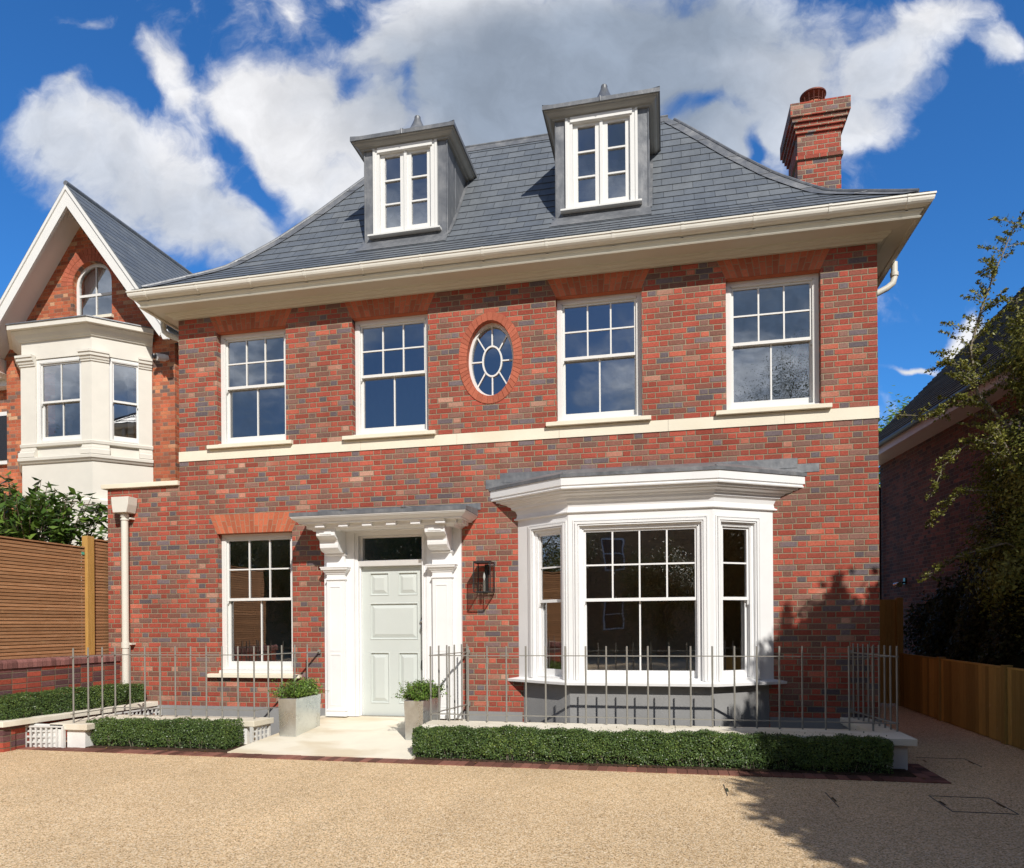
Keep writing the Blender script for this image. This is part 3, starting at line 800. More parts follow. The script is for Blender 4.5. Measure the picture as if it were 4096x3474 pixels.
cum = [0.]
for (a, b), (c, d) in zip(PRs, PRs[1:]): cum.append(cum[-1] + math.hypot(c - a, d - b))
NC = int(cum[-1] / .212)
def at_len(s_):
    return (float(np.interp(s_, cum, [a for a, b in PRs])), float(np.interp(s_, cum, [b for a, b in PRs])))
rf = MB(); BK = 8.9
for i in range(NC):
    (ya, za), (yb, zb) = at_len(cum[-1] * i / NC), at_len(cum[-1] * (i + 1) / NC)
    dy, dz = yb - ya, zb - za; L = math.hypot(dy, dz); ny, nz = -dz / L, dy / L; t = .009
    lo = (ya + ny * t, za + nz * t)
    o0, o1 = lo[0], yb
    for fl in range(3):
        if fl == 0:
            q_ = [(o0, o0, lo[1]), (WH - o0, o0, lo[1]), (WH - o1, o1, zb), (o1, o1, zb)]; uvx = lambda p: p[0]
            r_ = [(ya, ya, za), (WH - ya, ya, za), (WH - o0, o0, lo[1]), (o0, o0, lo[1])]
        elif fl == 1:
            q_ = [(WH - o0, o0, lo[1]), (WH - o0, BK - o0, lo[1]), (WH - o1, BK - o1, zb), (WH - o1, o1, zb)]; uvx = lambda p: p[1]
            r_ = [(WH - ya, ya, za), (WH - ya, BK - ya, za), (WH - o0, BK - o0, lo[1]), (WH - o0, o0, lo[1])]
        else:
            q_ = [(o0, BK - o0, lo[1]), (o0, o0, lo[1]), (o1, o1, zb), (o1, BK - o1, zb)]; uvx = lambda p: p[1]
            r_ = [(ya, BK - ya, za), (ya, ya, za), (o0, o0, lo[1]), (o0, BK - o0, lo[1])]
        rf.poly(q_, [(uvx(p), i + (.001 if k < 2 else .999)) for k, p in enumerate(q_)])
        rf.poly(r_, [(uvx(p), i + .001) for p in r_])
y1 = PRs[-1][0]
for pz in ((y1, PRs[-1][1]),):
    rf.poly([(y1, y1, pz[1]), (WH - y1, y1, pz[1]), (WH - y1, BK - y1, pz[1]), (y1, BK - y1, pz[1])], [(0, 0)] * 4)
rf.poly([(-.45, BK + .45, 6.615), (WH + .45, BK + .45, 6.615), (WH - y1, BK - y1, PRs[-1][1]), (y1, BK - y1, PRs[-1][1])], [(0, 0)] * 4)
ROOF = rf.build('roof', m_slate, H, recalc=False)
# lead hips and ridge
def hip(mirror):
    S = MB(); Tb = MB(); pts = []
    for k in range(25):
        y, z = at_len(cum[-1] * (k + .6) / 25.6); pts.append((y, z))
    X = lambda x: WH - x if mirror else x
    wv2 = .17
    for (ya, za), (yb, zb) in zip(pts, pts[1:]):
        a0, a1 = (X(ya), ya - .012, za + .022), (X(yb), yb - .012, zb + .022)
        b0, b1 = (X(ya + wv2), ya - .010, za + .016), (X(yb + wv2), yb - .010, zb + .016)
        S.poly([a0, b0, b1, a1])
        b0, b1 = (X(ya - .010), ya + wv2, za + .016), (X(yb - .010), yb + wv2, zb + .016)
        S.poly([a0, b0, b1, a1])
    o = S.build('hip_lead', m_lead, H, recalc=False)
    Tb.tube([(X(y), y, z + .03) for y, z in pts], .026, 8); Tb.build('hip_roll', m_lead, o, smooth=True)
    cl = MB()
    for k in range(3, 24, 4):
        y, z = pts[k]; y2, z2 = pts[min(k + 1, 24)]
        cl.tube([(X(y + wv2), y - .014, z + .020), (X(y), y - .016, z + .03), ], .004, 4)
    cl.build('lead_lap', m_lead, o)
hip(False); hip(True)
zr = PRs[-1][1]
rd_ = MB(); rd_.poly([(y1, y1 - .10, zr - .115), (WH - y1, y1 - .10, zr - .115), (WH - y1, y1 - .004, zr + .03), (y1, y1 - .004, zr + .03)])
rd_.poly([(y1, y1 - .004, zr + .03), (WH - y1, y1 - .004, zr + .03), (WH - y1, y1 + .15, zr + .02), (y1, y1 + .15, zr + .02)])
ro_ = rd_.build('ridge_lead', m_lead, H, recalc=False)
MB().tube([(y1, y1, zr + .03), (WH - y1, y1, zr + .03)], .024, 8).build('ridge_roll', m_lead, ro_, smooth=True)


# ---- dormers
def dormer(cx):
    Y = .69; hw = .665; zt = 8.95
    Dm = MB()
    fx0, fx1, fz0, fz1 = cx - .517, cx + .517, 7.605, 8.94
    wall_grid(Dm, cx - hw, cx + hw, 7.38, zt, [(fx0, fx1, fz0, fz1)], lambda a, z: (a, Y, z))
    for sgn in (-1, 1):
        x = cx + sgn * hw; pts = [(x, Y, 7.38)] + [(x, yy, prof_z(yy) - .04) for yy in np.linspace(Y, 1.80, 9)] + [(x, 1.80, zt), (x, Y, zt)]
        Dm.poly(pts)
        # standing roll on the cheek and at the corner
    D0 = Dm.build('dormer', m_lead, H, recalc=False)
    for sgn in (-1, 1):
        x = cx + sgn * hw; rl = MB(); rl.tube([(x, Y - .002, 7.49), (x, Y - .002, zt)], .011, 6); rl.tube([(x, 1.12, prof_z(1.12) + .02), (x, 1.12, zt)], .010, 6); rl.build('lead_roll', m_lead, D0, smooth=True)
    # window: frame, mullion, two casements with three panes each
    f = MB(); y0 = Y - .025
    f.box(fx0, fx0 + .105, y0, Y + .12, fz0, fz1); f.box(fx1 - .105, fx1, y0, Y + .12, fz0, fz1); f.box(fx0 + .105, fx1 - .105, y0, Y + .12, fz1 - .085, fz1)
    f.box(fx0 + .075, fx1 - .075, y0 - .02, y0, fz1 - .082, fz1 - .01)
    f.box(fx0 - .0, fx0 + .035, y0 - .012, y0, fz0, fz1); f.box(fx1 - .035, fx1, y0 - .012, y0, fz0, fz1)
    f.box(fx0 + .105, fx1 - .105, Y + .01, Y + .12, fz0, fz0 + .04); f.box(cx - .022, cx + .022, Y - .005, Y + .09, fz0 + .03, fz1 - .08)
    W = f.build('dormer_window', m_wood, D0)
    for sgn in (-1, 1):
        a, b = (cx - .41, cx - .022) if sgn < 0 else (cx + .022, cx + .41); zz0, zz1 = fz0 + .04, fz1 - .087
        s = MB(); ys, ye = Y + .02, Y + .065; sw = .068
        s.box(a, a + sw, ys, ye, zz0, zz1); s.box(b - sw, b, ys, ye, zz0, zz1); s.box(a + sw, b - sw, ys, ye, zz0, zz0 + .075); s.box(a + sw, b - sw, ys, ye, zz1 - .04, zz1)
        g0, g1 = zz0 + .075, zz1 - .04
        for k in (1, 2): c = g0 + (g1 - g0) * k / 3; s.box(a + sw, b - sw, ys + .003, ye - .003, c - .012, c + .012)
        s.build('casement', m_wood, W)
        MB().poly([(a + sw, ys + .03, g0), (b - sw, ys + .03, g0), (b - sw, ys + .03, g1), (a + sw, ys + .03, g1)]).build('glass', m_glass, W, recalc=False)
    MB().prism([(Y - .10, 7.565), (Y - .10, 7.59), (Y + .08, 7.61), (Y + .08, 7.565)], cx - .585, cx + .575, 'x').build('window_sill', m_wood, D0)
    # moulded fascia and lead flat roof
    path = [(cx - hw, 2.0), (cx - hw, Y), (cx + hw, Y), (cx + hw, 2.0)]
    MB().sweep(path, [(0, 8.925), (.035, 8.925), (.04, 8.945), (.075, 8.95), (.10, 8.965), (.115, 8.985), (.12, 9.0), (.145, 9.005), (.15, 9.03), (0, 9.03)]).build('dormer_fascia', m_rail2, D0)
    MB().sweep(path, [(0, 9.022), (.155, 9.012), (.168, 9.012), (.168, 9.068), (.15, 9.074), (0, 9.08)]).build('lead_edge', m_lead, D0)
    r = MB(); e = hw + .16; zb = 9.068; apx = (cx, 1.28, 9.50)
    r.poly([(cx - e, Y - .16, zb), (cx + e, Y - .16, zb), apx]); r.poly([(cx + e, Y - .16, zb), (cx + e, 2.2, zb), (cx, 2.6, 9.50), apx]); r.poly([(cx - e, 2.2, zb), (cx - e, Y - .16, zb), apx, (cx, 2.6, 9.50)])
    r.build('dormer_roof', m_lead, D0, recalc=False)
    rr = MB()
    rr.tube([(cx + .0, Y - .166, 9.01), (cx + .0, Y - .168, 9.075), apx], .014, 6)
    for sx in (-1, 1): rr.tube([(cx + sx * e, Y - .16, 9.075), apx], .014, 6)
    rr.build('roof_roll', m_lead, D0, smooth=True)
    MB().lathe((cx, 1.26, 9.46), [(.21, 0), (.18, .03), (.125, .10), (.08, .19), (.05, .265), (.052, .285), (.045, .305), (.0, .315)], 10).build('finial', m_lead, D0, smooth=True)
    # apron flashing on the slates below
    ap = MB()
    ya, yb = .44, Y
    zA, zB = prof_z(ya) + .024, prof_z(yb) + .024
    ap.poly([(cx - hw - .06, ya, zA), (cx + hw + .05, ya, zA), (cx + hw + .02, yb, zB), (cx - hw - .02, yb, zB)])
    for sx in (-1, 1):
        x = cx + sx * hw
        for ya_, yb_ in zip(np.linspace(Y - .03, 1.75, 9), np.linspace(Y - .03, 1.75, 9)[1:]):
            ap.poly([(x, ya_, prof_z(ya_) + .022), (x + sx * .05, ya_, prof_z(ya_) + .022), (x + sx * .05, yb_, prof_z(yb_) + .022), (x, yb_, prof_z(yb_) + .022)])
    ap.build('apron_flashing', m_lead, D0, recalc=False)
    # attic room behind
    rmm = MB(); a, b, yy = cx - hw + .06, cx + hw - .06, 3.4
    for x in (a, b): rmm.poly([(x, Y + .125, 7.5), (x, yy, 7.5), (x, yy, 8.92), (x, Y + .125, 8.92)])
    rmm.poly([(a, yy, 7.5), (b, yy, 7.5), (b, yy, 8.92), (a, yy, 8.92)]); rmm.poly([(a, Y + .125, 7.5), (b, Y + .125, 7.5), (b, yy, 7.5), (a, yy, 7.5)]); rmm.poly([(a, Y + .125, 8.92), (b, Y + .125, 8.92), (b, yy, 8.92), (a, yy, 8.92)])
    rmm.build('attic_room', m_plast, D0, recalc=False)


m_rail2 = plain('lead_grey_fascia_paint', (.30, .295, .27), .35, .08, 6, .5)
dormer(3.449); dormer(6.436)

# ---- chimney
ch = MB(); cx0, cx1, cy0, cy1 = 9.42, 10.075, 2.6, 3.46
ch.box(cx0, cx1, cy0, cy1, 5.5, 9.9 - .075 * 5)
def cbox(e, za, zb): ch.box(cx0 - e, cx1 + e, cy0 - e, cy1 + e, za, zb)
cbox(.028, 9.035, 9.095)
for k, (za, zb) in enumerate(((9.455, 9.53), (9.53, 9.605), (9.605, 9.68), (9.68, 9.755))): cbox(.03 * (k + 1), za, zb)
cbox(.12, 9.755, 9.89)
CH_ = ch.build('chimney', m_brick4, H)
MB().lathe((9.735, 3.0, 9.86), [(.17, 0), (.165, .12), (.155, .25), (.168, .26), (.168, .29), (.15, .30)], 24).build('chimney_pot', m_pot, CH_, smooth=True)
cw = MB(); cw.lathe((9.735, 3.0, 10.30), [(.02, .0), (.185, -.005), (.205, .0), (.205, .022), (.16, .05), (.02, .075)], 28); cwo = cw.build('cowl_cap', m_copper, CH_, smooth=True)
cg = MB()
for k in range(15): t = 2 * math.pi * k / 15; cg.tube([(9.735 + .165 * math.cos(t), 3 + .165 * math.sin(t), 10.05), (9.735 + .19 * math.cos(t), 3 + .19 * math.sin(t), 10.31)], .0045, 5)
for zz in (10.18,): cg.tube([(9.735 + .175 * math.cos(t), 3 + .175 * math.sin(t), zz) for t in [2 * math.pi * k / 24 for k in range(25)]], .0035, 4)
cg.build('cowl_mesh', m_copper, CH_)

# ---- porch canopy
PC = MB(); xl, xr, yf = 2.43, 4.51, -.055
PC.box(xl, 2.90, -.045, .0, 2.64, 3.02); PC.box(4.0, xr, -.045, .0, 2.64, 3.02); PC.box(2.90, 4.0, -.045, .0, 2.93, 3.02)
CAN = PC.build('porch_canopy', m_white, H)
path = [(xl + .02, 0), (xl + .02, -.36), (xr - .02, -.36), (xr - .02, 0)]
MB().sweep(path, [(0, 2.93), (.015, 2.93), (.03, 2.945), (.034, 2.955), (.055, 2.96), (.065, 2.975), (.065, 3.02), (.165, 3.022), (.165, 3.04), (.172, 3.04), (.19, 3.052), (.215, 3.066), (.235, 3.085), (.24, 3.098), (.248, 3.10), (.248, 3.12), (0, 3.12)]).build('canopy_cornice', m_white, CAN)
sf = MB(); sf.box(xl + .02, xr - .02, -.36, 0, 2.955, 3.1); sf.build('canopy_soffit', m_white, CAN)
for k in range(6):
    x = 2.52 + k * .352
    MB().prism([(-.425, 2.962), (-.49, 2.968), (-.49, 2.998), (-.502, 3.005), (-.51, 3.0215), (-.425, 3.0215)], x, x + .135, 'x').build('modillion', m_white, CAN)
for yy in (-.30, -.12):
    for (a, b) in ((xr + .045, xr + .11), (xl - .11, xl - .045)): MB().box(a, b, yy - .06, yy + .06, 2.968, 3.0215).build('modillion', m_white, CAN)
ld = MB(); e = .255
xa, xb, yy = xl + .02 - e, xr - .02 + e, -.36 - e
ld.poly([(xa, yy, 3.165), (xb, yy, 3.165), (xb, 0, 3.215), (xa, 0, 3.215)]); ld.poly([(xa, yy, 3.112), (xb, yy, 3.112), (xb, yy, 3.165), (xa, yy, 3.165)])
ld.poly([(xa, yy, 3.112), (xa, yy, 3.165), (xa, 0, 3.215), (xa, 0, 3.112)]); ld.poly([(xb, yy, 3.112), (xb, 0, 3.112), (xb, 0, 3.215), (xb, yy, 3.165)]); ld.poly([(xa, yy, 3.112), (xa, 0, 3.112), (xb, 0, 3.112), (xb, yy, 3.112)])
ld.box(xa + .12, xb + .04, -.008, -.002, 3.2, 3.292)
lo_ = ld.build('canopy_lead', m_lead, CAN)
rl = MB()
for x in (2.98, 3.86): rl.tube([(x, yy - .005, 3.165), (x, yy + .02, 3.185), (x, 0, 3.23)], .022, 10)
rl.build('lead_roll', m_lead, lo_, smooth=True)

# ---- door surround, brackets, pilasters
DS = MB()
DS.box(2.431, 2.90, -.045, .0, .28, 2.64); DS.box(4.0, 4.509, -.045, .0, .28, 2.64)
DS.box(2.895, 2.955, -.03, .12, .28, 2.96); DS.box(3.925, 4.0, -.03, .12, .28, 2.96); DS.box(2.955, 3.925, -.02, .12, 2.89, 2.96)
DS.box(2.93, 3.95, .02, .14, 2.45, 2.525); DS.box(2.955, 2.968, .03, .12, .28, 2.45)
SUR = DS.build('door_surround', m_white, H)
MB().prism([(.0, 2.452), (-.02, 2.50), (-.03, 2.525), (.02, 2.53), (.05, 2.53), (.05, 2.452)], 2.92, 3.96, 'x').build('door_head_moulding', m_white, SUR)
bd = MB()
for a in (2.905, 2.925, 3.955, 3.98): bd.box(a, a + .008, -.040, -.028, .28, 2.95)
bd.build('architrave_bead', m_white, SUR)


def pilaster(x0, x1):
    p = MB(); p.box(x0, x1, -.105, -.045, .295, 2.64)
    P = p.build('pilaster', m_white, SUR)
    for za, zb in ((1.24, 2.15), (.45, 1.17)):
        fr = MB(); a, b = x0 + .055, x1 - .075; t = .012
        fr.box(a - t, a, -.109, -.105, za - t, zb + t); fr.box(b, b + t, -.109, -.105, za - t, zb + t); fr.box(a, b, -.112, -.105, zb, zb + t); fr.box(a, b, -.109, -.105, za - t, za)
        fr.build('panel_moulding', m_white, P)
    pa = [(x0, -.045), (x0, -.105), (x1, -.105), (x1, -.045)]
    MB().sweep(pa, [(0, .285), (.022, .285), (.022, .325), (.008, .34), (.008, .355), (.018, .362), (.018, .378), (0, .385)]).build('pilaster_base', m_white, P)
    MB().sweep(pa, [(0, 2.245), (.012, 2.25), (.018, 2.26), (.012, 2.275), (0, 2.28)]).build('neck_bead', m_white, P)
    MB().sweep(pa, [(0, 2.335), (.012, 2.34), (.02, 2.365), (.035, 2.37), (.045, 2.395), (.062, 2.40), (.068, 2.425), (.075, 2.43), (.075, 2.442), (0, 2.446)]).build('capital', m_white, P)
    # S-shaped console
    pts = [(-.045, 2.96), (-.41, 2.96), (-.41, 2.86), (-.395, 2.845), (-.365, 2.835), (-.325, 2.81), (-.305, 2.775), (-.305, 2.74), (-.30, 2.70), (-.27, 2.665), (-.22, 2.645), (-.15, 2.635), (-.045, 2.63)]
    c = MB(); c.prism(pts, x0 - .005, x1 - .005, 'x'); c.box(x0 + .045, x1 - .055, -.418, -.41, 2.875, 2.94)
    C0 = c.build('console_bracket', m_white, P, bev=.003)
    MB().sweep(pa, [(0, 2.60), (.012, 2.605), (.02, 2.618), (.012, 2.632), (0, 2.635)]).build('bracket_bead', m_white, P)


pilaster(2.50, 2.78); pilaster(4.105, 4.389)
# transom light
tw = MB(); tw.box(2.955, 2.985, .06, .12, 2.525, 2.89); tw.box(3.895, 3.925, .06, .12, 2.525, 2.89); tw.box(2.985, 3.895, .06, .12, 2.865, 2.89); tw.box(2.985, 3.895, .06, .12, 2.525, 2.54)
two = tw.build('fanlight', m_white, H)
MB().poly([(2.985, .09, 2.54), (3.895, .09, 2.54), (3.895, .09, 2.865), (2.985, .09, 2.865)]).build('glass', m_glass, two, recalc=False)
# door with five raised panels
dx0, dx1, dz0, dz1 = 2.968, 3.910, .285, 2.448
PN = [(3.085, 3.385, 2.025, 2.36), (3.522, 3.828, 2.025, 2.36), (3.085, 3.828, 1.385, 1.918), (3.085, 3.385, .462, 1.205), (3.522, 3.828, .462, 1.205)]
db = MB(); wall_grid(db, dx0, dx1, dz0, dz1, PN, lambda a, z: (a, .08, z))
for a, b, c, d in PN:
    def lv(e, y): return [(a + e, y, c + e), (b - e, y, c + e), (b - e, y, d - e), (a + e, y, d - e)]
    L_ = [lv(0, .08), lv(.006, .072), lv(.014, .074), lv(.018, .096), lv(.028, .097), lv(.075, .080), lv(.078, .078)]
    for q0, q1 in zip(L_, L_[1:]):
        for k in range(4): db.poly([q0[k], q0[(k + 1) % 4], q1[(k + 1) % 4], q1[k]])
    db.poly(L_[-1])
db.poly([(dx0, .125, dz0), (dx1, .125, dz0), (dx1, .125, dz1), (dx0, .125, dz1)])
for (p, q_) in (((dx0, dz0), (dx1, dz0)), ((dx1, dz0), (dx1, dz1)), ((dx1, dz1), (dx0, dz1)), ((dx0, dz1), (dx0, dz0))): db.poly([(p[0], .08, p[1]), (q_[0], .08, q_[1]), (q_[0], .125, q_[1]), (p[0], .125, p[1])])
DR = db.build('front_door', m_door, H)
hd_ = MB(); hd_.lathe((3.885, .055, 1.63), [(.0, 0), (.02, .004), (.027, .02), (.02, .038), (.0, .042)], 12); hd_.box(3.873, 3.897, .055, .08, 1.50, 1.70); hd_.tube([(3.885, .05, 1.60), (3.88, .03, 1.55), (3.887, .045, 1.5)], .009, 6); hd_.build('door_handle', m_chrome, DR, smooth=True)
lk = MB(); lk.tube([(3.885, .075, 1.09), (3.885, .05, 1.07), (3.885, .045, 1.02), (3.885, .05, .97), (3.885, .075, .95)], .009, 6); lk.build('pull_handle', m_blk, DR, smooth=True)
MB().box(2.96, 3.92, .03, .14, .272, .288).build('threshold', m_chrome, H)

# ---- bay window
bl, fl, fr_, br = (5.315, 0.0), (6.078, -.485), (7.882, -.485), (8.647, 0.0)
_e = .36; BP = [(bl[0] - _e * .8437, bl[1] + _e * .5368), fl, fr_, (br[0] + _e * .8437, br[1] + _e * .5368)]
by = MB()
# cladding panels with openings (front and two canted sides)
zB0, zB1 = .85, 3.10
def panel(p0, p1, hx0, hx1, hz0, hz1):
    L = math.hypot(p1[0] - p0[0], p1[1] - p0[1]); a = math.atan2(p1[1] - p0[1], p1[0] - p0[0]); T = TX(p0[0], p0[1], a)
    b = MB(T); wall_grid(b, 0, L, zB0, zB1, [(hx0, L - hx1, hz0, hz1)], lambda x, z: (x, 0, z))
    for za, zb in ((hz0, hz1),):
        b.poly([(hx0, 0, za), (hx0, .14, za), (hx0, .14, zb), (hx0, 0, zb)]); b.poly([(L - hx1, 0, za), (L - hx1, .14, za), (L - hx1, .14, zb), (L - hx1, 0, zb)]); b.poly([(hx0, 0, zb), (hx0, .14, zb), (L - hx1, .14, zb), (L - hx1, 0, zb)]); b.poly([(hx0, 0, za), (hx0, .14, za), (L - hx1, .14, za), (L - hx1, 0, za)])
    b.poly([(.0, .15, zB0), (hx0, .15, zB0), (hx0, .15, zB1), (.0, .15, zB1)]); b.poly([(L - hx1, .15, zB0), (L, .15, zB0), (L, .15, zB1), (L - hx1, .15, zB1)])
    return T, L, b
BAY = None
specs = [(bl, fl, .285, .115, (1, 2), (1, 1)), (fl, fr_, .145, .145, (4, 2), (2, 1)), (fr_, br, .115, .285, (1, 2), (1, 1))]
bayroot = MB(); bayroot.sweep([bl, fl, fr_, br], [(0, 3.06), (.0, 3.02), (-.12, 3.02), (-.12, 3.45), (0, 3.45)]); BAY = bayroot.build('bay_window', m_white, H)
for i, (p0, p1, h0, h1, cu, cl) in enumerate(specs):
    T, L, b = panel(p0, p1, h0, h1, .875, 2.85)
    Pn = b.build('casing', m_white, BAY, recalc=False)
    # moulded architrave around the opening
    fr = MB(T)
    for e, y, wd_ in ((.085, -.012, .018), (.055, -.020, .028), (.018, -.010, .012)):
        a, bb, zt = h0 - e, L - h1 + e, 2.85 + e
        fr.box(a, a + wd_, y, 0, .875, zt); fr.box(bb - wd_, bb, y, 0, .875, zt); fr.box(a + wd_, bb - wd_, y, 0, zt - wd_, zt)
    fr.build('architrave', m_white, BAY)
    sash(BAY, T @ Matrix.Translation((h0, .03, 0)), L - h0 - h1, .872, 2.85, 1.885, cu, cl, m_white, .034)
MB().sweep(BP, [(0, .805), (.085, .812), (.088, .845), (0, .872)]).build('bay_sill', m_white, BAY)
MB().sweep(BP, [(0, 3.02), (.02, 3.02), (.03, 3.03), (.03, 3.045), (.012, 3.055), (.006, 3.10), (.02, 3.15), (.05, 3.175), (.055, 3.205), (.075, 3.215), (.085, 3.235), (.13, 3.255), (.135, 3.27), (.165, 3.275), (.168, 3.30), (.20, 3.303), (.205, 3.318), (.195, 3.33), (.20, 3.345), (.21, 3.35), (.21, 3.45), (0, 3.45)]).build('bay_cornice', m_white, BAY)
bs = MB().sweep([(5.38, 0), (6.08, -.445), (7.88, -.445), (8.59, 0)], [(0, -1.2), (0, .81), (-.1, .81), (-.1, -1.2)]); bs.build('bay_base', m_render, BAY)
lb = MB(); lb.sweep(BP, [(0, 3.448), (.222, 3.448), (.225, 3.49), (.0, 3.58)]); lb.box(5.067, 7.0, -.010, -.004, 3.56, 3.69); lb.box(7.0, 8.947, -.012, -.004, 3.56, 3.685); lb.box(4.86, 5.4, -.007, -.002, 3.48, 3.61); lb.box(8.7, 9.21, -.007, -.002, 3.50, 3.607)
lbo = lb.build('bay_lead_roof', m_lead, BAY)
rl = MB()
for (x, y) in ((6.04, -.70), (6.98, -.70), (7.92, -.70)): rl.tube([(x, y, 3.475), (x, y + .03, 3.505), (x + (.12 if x < 6.5 else -.12 if x > 7.5 else 0), 0, 3.60)], .020, 8)
rl.build('lead_roll', m_lead, lbo, smooth=True)
lb = MB(); lb.poly([(5.3, 0, 3.0), (6.08, -.45, 3.0), (7.88, -.45, 3.0), (8.65, 0, 3.0), (8.65, .32, 3.0), (5.3, .32, 3.0)]); lb.poly([(5.35, .32, .80), (5.35, 0, .80), (6.08, -.44, .80), (7.88, -.44, .80), (8.6, 0, .80), (8.6, .32, .80)])
lb.build('window_seat', m_room, BAY, recalc=False)

# ---- rainwater goods
dp = MB(); dp.prism([(-1.05, 3.60), (-.74, 3.60), (-.75, 3.48), (-.78, 3.36), (-1.02, 3.36), (-1.04, 3.48)], -.21, -.012, 'y'); hop = dp.build('hopper', m_gut, H, bev=.006)
dp = MB(); dp.tube([(-.90, -.10, 3.38), (-.90, -.10, .30)], .052, 16); dp.tube([(-.90, -.10, 3.30), (-.90, -.10, 3.34)], .062, 16); dp.tube([(-.90, -.10, 1.27), (-.90, -.10, 1.36)], .062, 16); dp.tube([(-.90, -.10, 3.25), (-.90, -.10, 3.27)], .062, 16)
dp.box(-.86, -.80, -.09, 0, 1.32, 1.345); dp.box(-.86, -.80, -.09, 0, 3.27, 3.295); dp.build('downpipe', m_gut, H, smooth=True)
dp = MB(); dp.tube([(10.38, 1.0, 6.5), (10.38, 1.0, 6.30), (10.36, 1.0, 6.22), (10.29, 1.0, 6.16), (10.05, 1.0, 6.05), (9.98, 1.0, 5.98), (9.96, 1.0, 5.85), (9.96, 1.0, .3)], .042, 12); dp.tube([(10.38, 1.0, 6.31), (10.38, 1.0, 6.36)], .052, 12); dp.build('downpipe', m_gut, H, smooth=True)
dp = MB(); dp.tube([(-.44, .22, 6.47), (-.44, .22, 6.33), (-.42, .22, 6.26), (-.36, .22, 6.21), (-.12, .22, 6.10), (-.07, .22, 6.05), (-.05, .22, 5.95), (-.05, .22, 3.84)], .042, 12); dp.build('downpipe', m_cream, H, smooth=True)

TB = thing('dining_table', 'wooden table with a red checked cloth just inside the ground floor sash window', 'table', (1.5, .75, .25))
MB().box(.95, 2.1, .42, 1.1, .98, 1.01).build('table_top', plain('table_wood', (.30, .17, .08), .5), TB)
for x in (1.0, 2.05):
    for y in (.47, 1.05): MB().box(x - .025, x + .025, y - .025, y + .025, .25, .98).build('leg', plain('table_wood', (.30, .17, .08), .5), TB)


def fn_gingham(g, p, b):
    X, Y, Z = g.xyz(p); u = g.m('GREATER_THAN', g.m('MODULO', g.m('ADD', X, 10.), .03), .015); v = g.m('GREATER_THAN', g.m('MODULO', g.m('ADD', Y, 10.), .03), .015)
    return {'Base Color': g.ramp(g.m('MULTIPLY', g.m('ADD', u, v), .5), [(0, (.75, .72, .70)), (.5, (.55, .10, .10)), (1, (.42, .02, .03))])}


TC = MB().box(1.45, 1.98, .44, .95, 1.0125, 1.06).build('folded_tablecloth', mat('red_gingham', fn_gingham)); tag(TC, 'folded red and white checked cloth on the table inside the window', 'tablecloth')

# ------------------------------------------------------------------ wall lantern
LN = thing('wall_lantern', 'black open-sided glass lantern with candle bulb on the brick wall between door and bay', 'wall lantern', (4.86, -.16, 2.03))
x0, x1, y0, y1_, z0, z1 = 4.755, 4.985, -.285, -.045, 2.04, 2.44
f = MB(); t = .0062
for x in (x0, x1):
    for y in (y0, y1_): f.box(x - t, x + t, y - t, y + t, z0, z1)
for z in (z0, z1):
    for y in (y0, y1_): f.box(x0 + t, x1 - t, y - t, y + t, z - t, z + t)
    for x in (x0, x1): f.box(x - t, x + t, y0 + t, y1_ - t, z - t, z + t)
f.build('lantern_frame', m_blk, LN)
MB().box(x0 - .004, x1 + .004, y0 - .004, y1_ + .004, z1 + .008, z1 + .016).build('lantern_top', m_blk, LN)
MB().box(4.845, 4.895, -.037, -.0, 2.05, 2.43).build('wall_plate', m_blk, LN)
MB().tube([(4.87, -.16, 2.04), (4.87, -.16, 2.20)], .017, 10).build('candle_tube', m_rail, LN, smooth=True)
MB().lathe((4.87, -.16, 2.20), [(.007, 0), (.012, .02), (.018, .045), (.012, .08), (.002, .11)], 10).build('bulb', m_bulb, LN, smooth=True)
gl = MB(); gl.poly([(x0, y0, z0), (x1, y0, z0), (x1, y0, z1), (x0, y0, z1)]); gl.poly([(x1, y0, z0), (x1, y1_, z0), (x1, y1_, z1), (x1, y0, z1)]); gl.poly([(x0, y0, z0), (x0, y1_, z0), (x0, y1_, z1), (x0, y0, z1)])
gl.build('lantern_glass', m_glassl, LN, recalc=False)

# ------------------------------------------------------------------ lightwell copings
CZ = .37
def lattice(T, L, z0, z1, parent, name='trellis_vent', sp=.075):
    b = MB(T); t = .011
    b.box(-.03, .0, -.02, .02, z0, z1); b.box(L, L + .03, -.02, .02, z0, z1); b.box(0, L, -.018, .018, z1 - .02, z1)
    n = max(2, int(round(L / sp)))
    for k in range(1, n): c = L * k / n; b.box(c - t, c + t, -.012, .006, z0, z1 - .02)
    m_ = max(2, int(round((z1 - z0) / sp)))
    for k in range(1, m_): c = z0 + (z1 - z0) * k / m_; b.box(0, L, .007, .022, c - t, c + t)
    return b.build(name, m_trell, parent)


LC = thing('lightwell_wall', 'low white wall with pale stone coping and trellis vents left of the porch', 'low wall', (.8, -1.2, GZ))
cp = MB(); cp.prism([(-.40, -2.0), (.16, -2.0), (.14, -1.42), (2.10, -1.36), (2.16, -.98), (-.24, -1.02), (-.40, -1.02)], CZ - .075, CZ); cp.build('coping', m_cop, LC, bev=.006)
cb = MB(); cb.box(-.17, .10, -1.96, -1.46, -.1, CZ - .076); cb.box(-.02, 1.98, -1.33, -1.08, -.2, CZ - .076); cb.build('rendered_wall', m_cwh, LC)
lattice(TX(2.06, -1.33, R_(82)), .30, GZ + .03, CZ - .078, LC)
lattice(TX(-.86, -2.06, R_(5)), .66, GZ, .345, LC)
MB().box(-.86, -.2, -2.0, -1.97, GZ, .36).build('trellis_backing', m_cwh, LC)

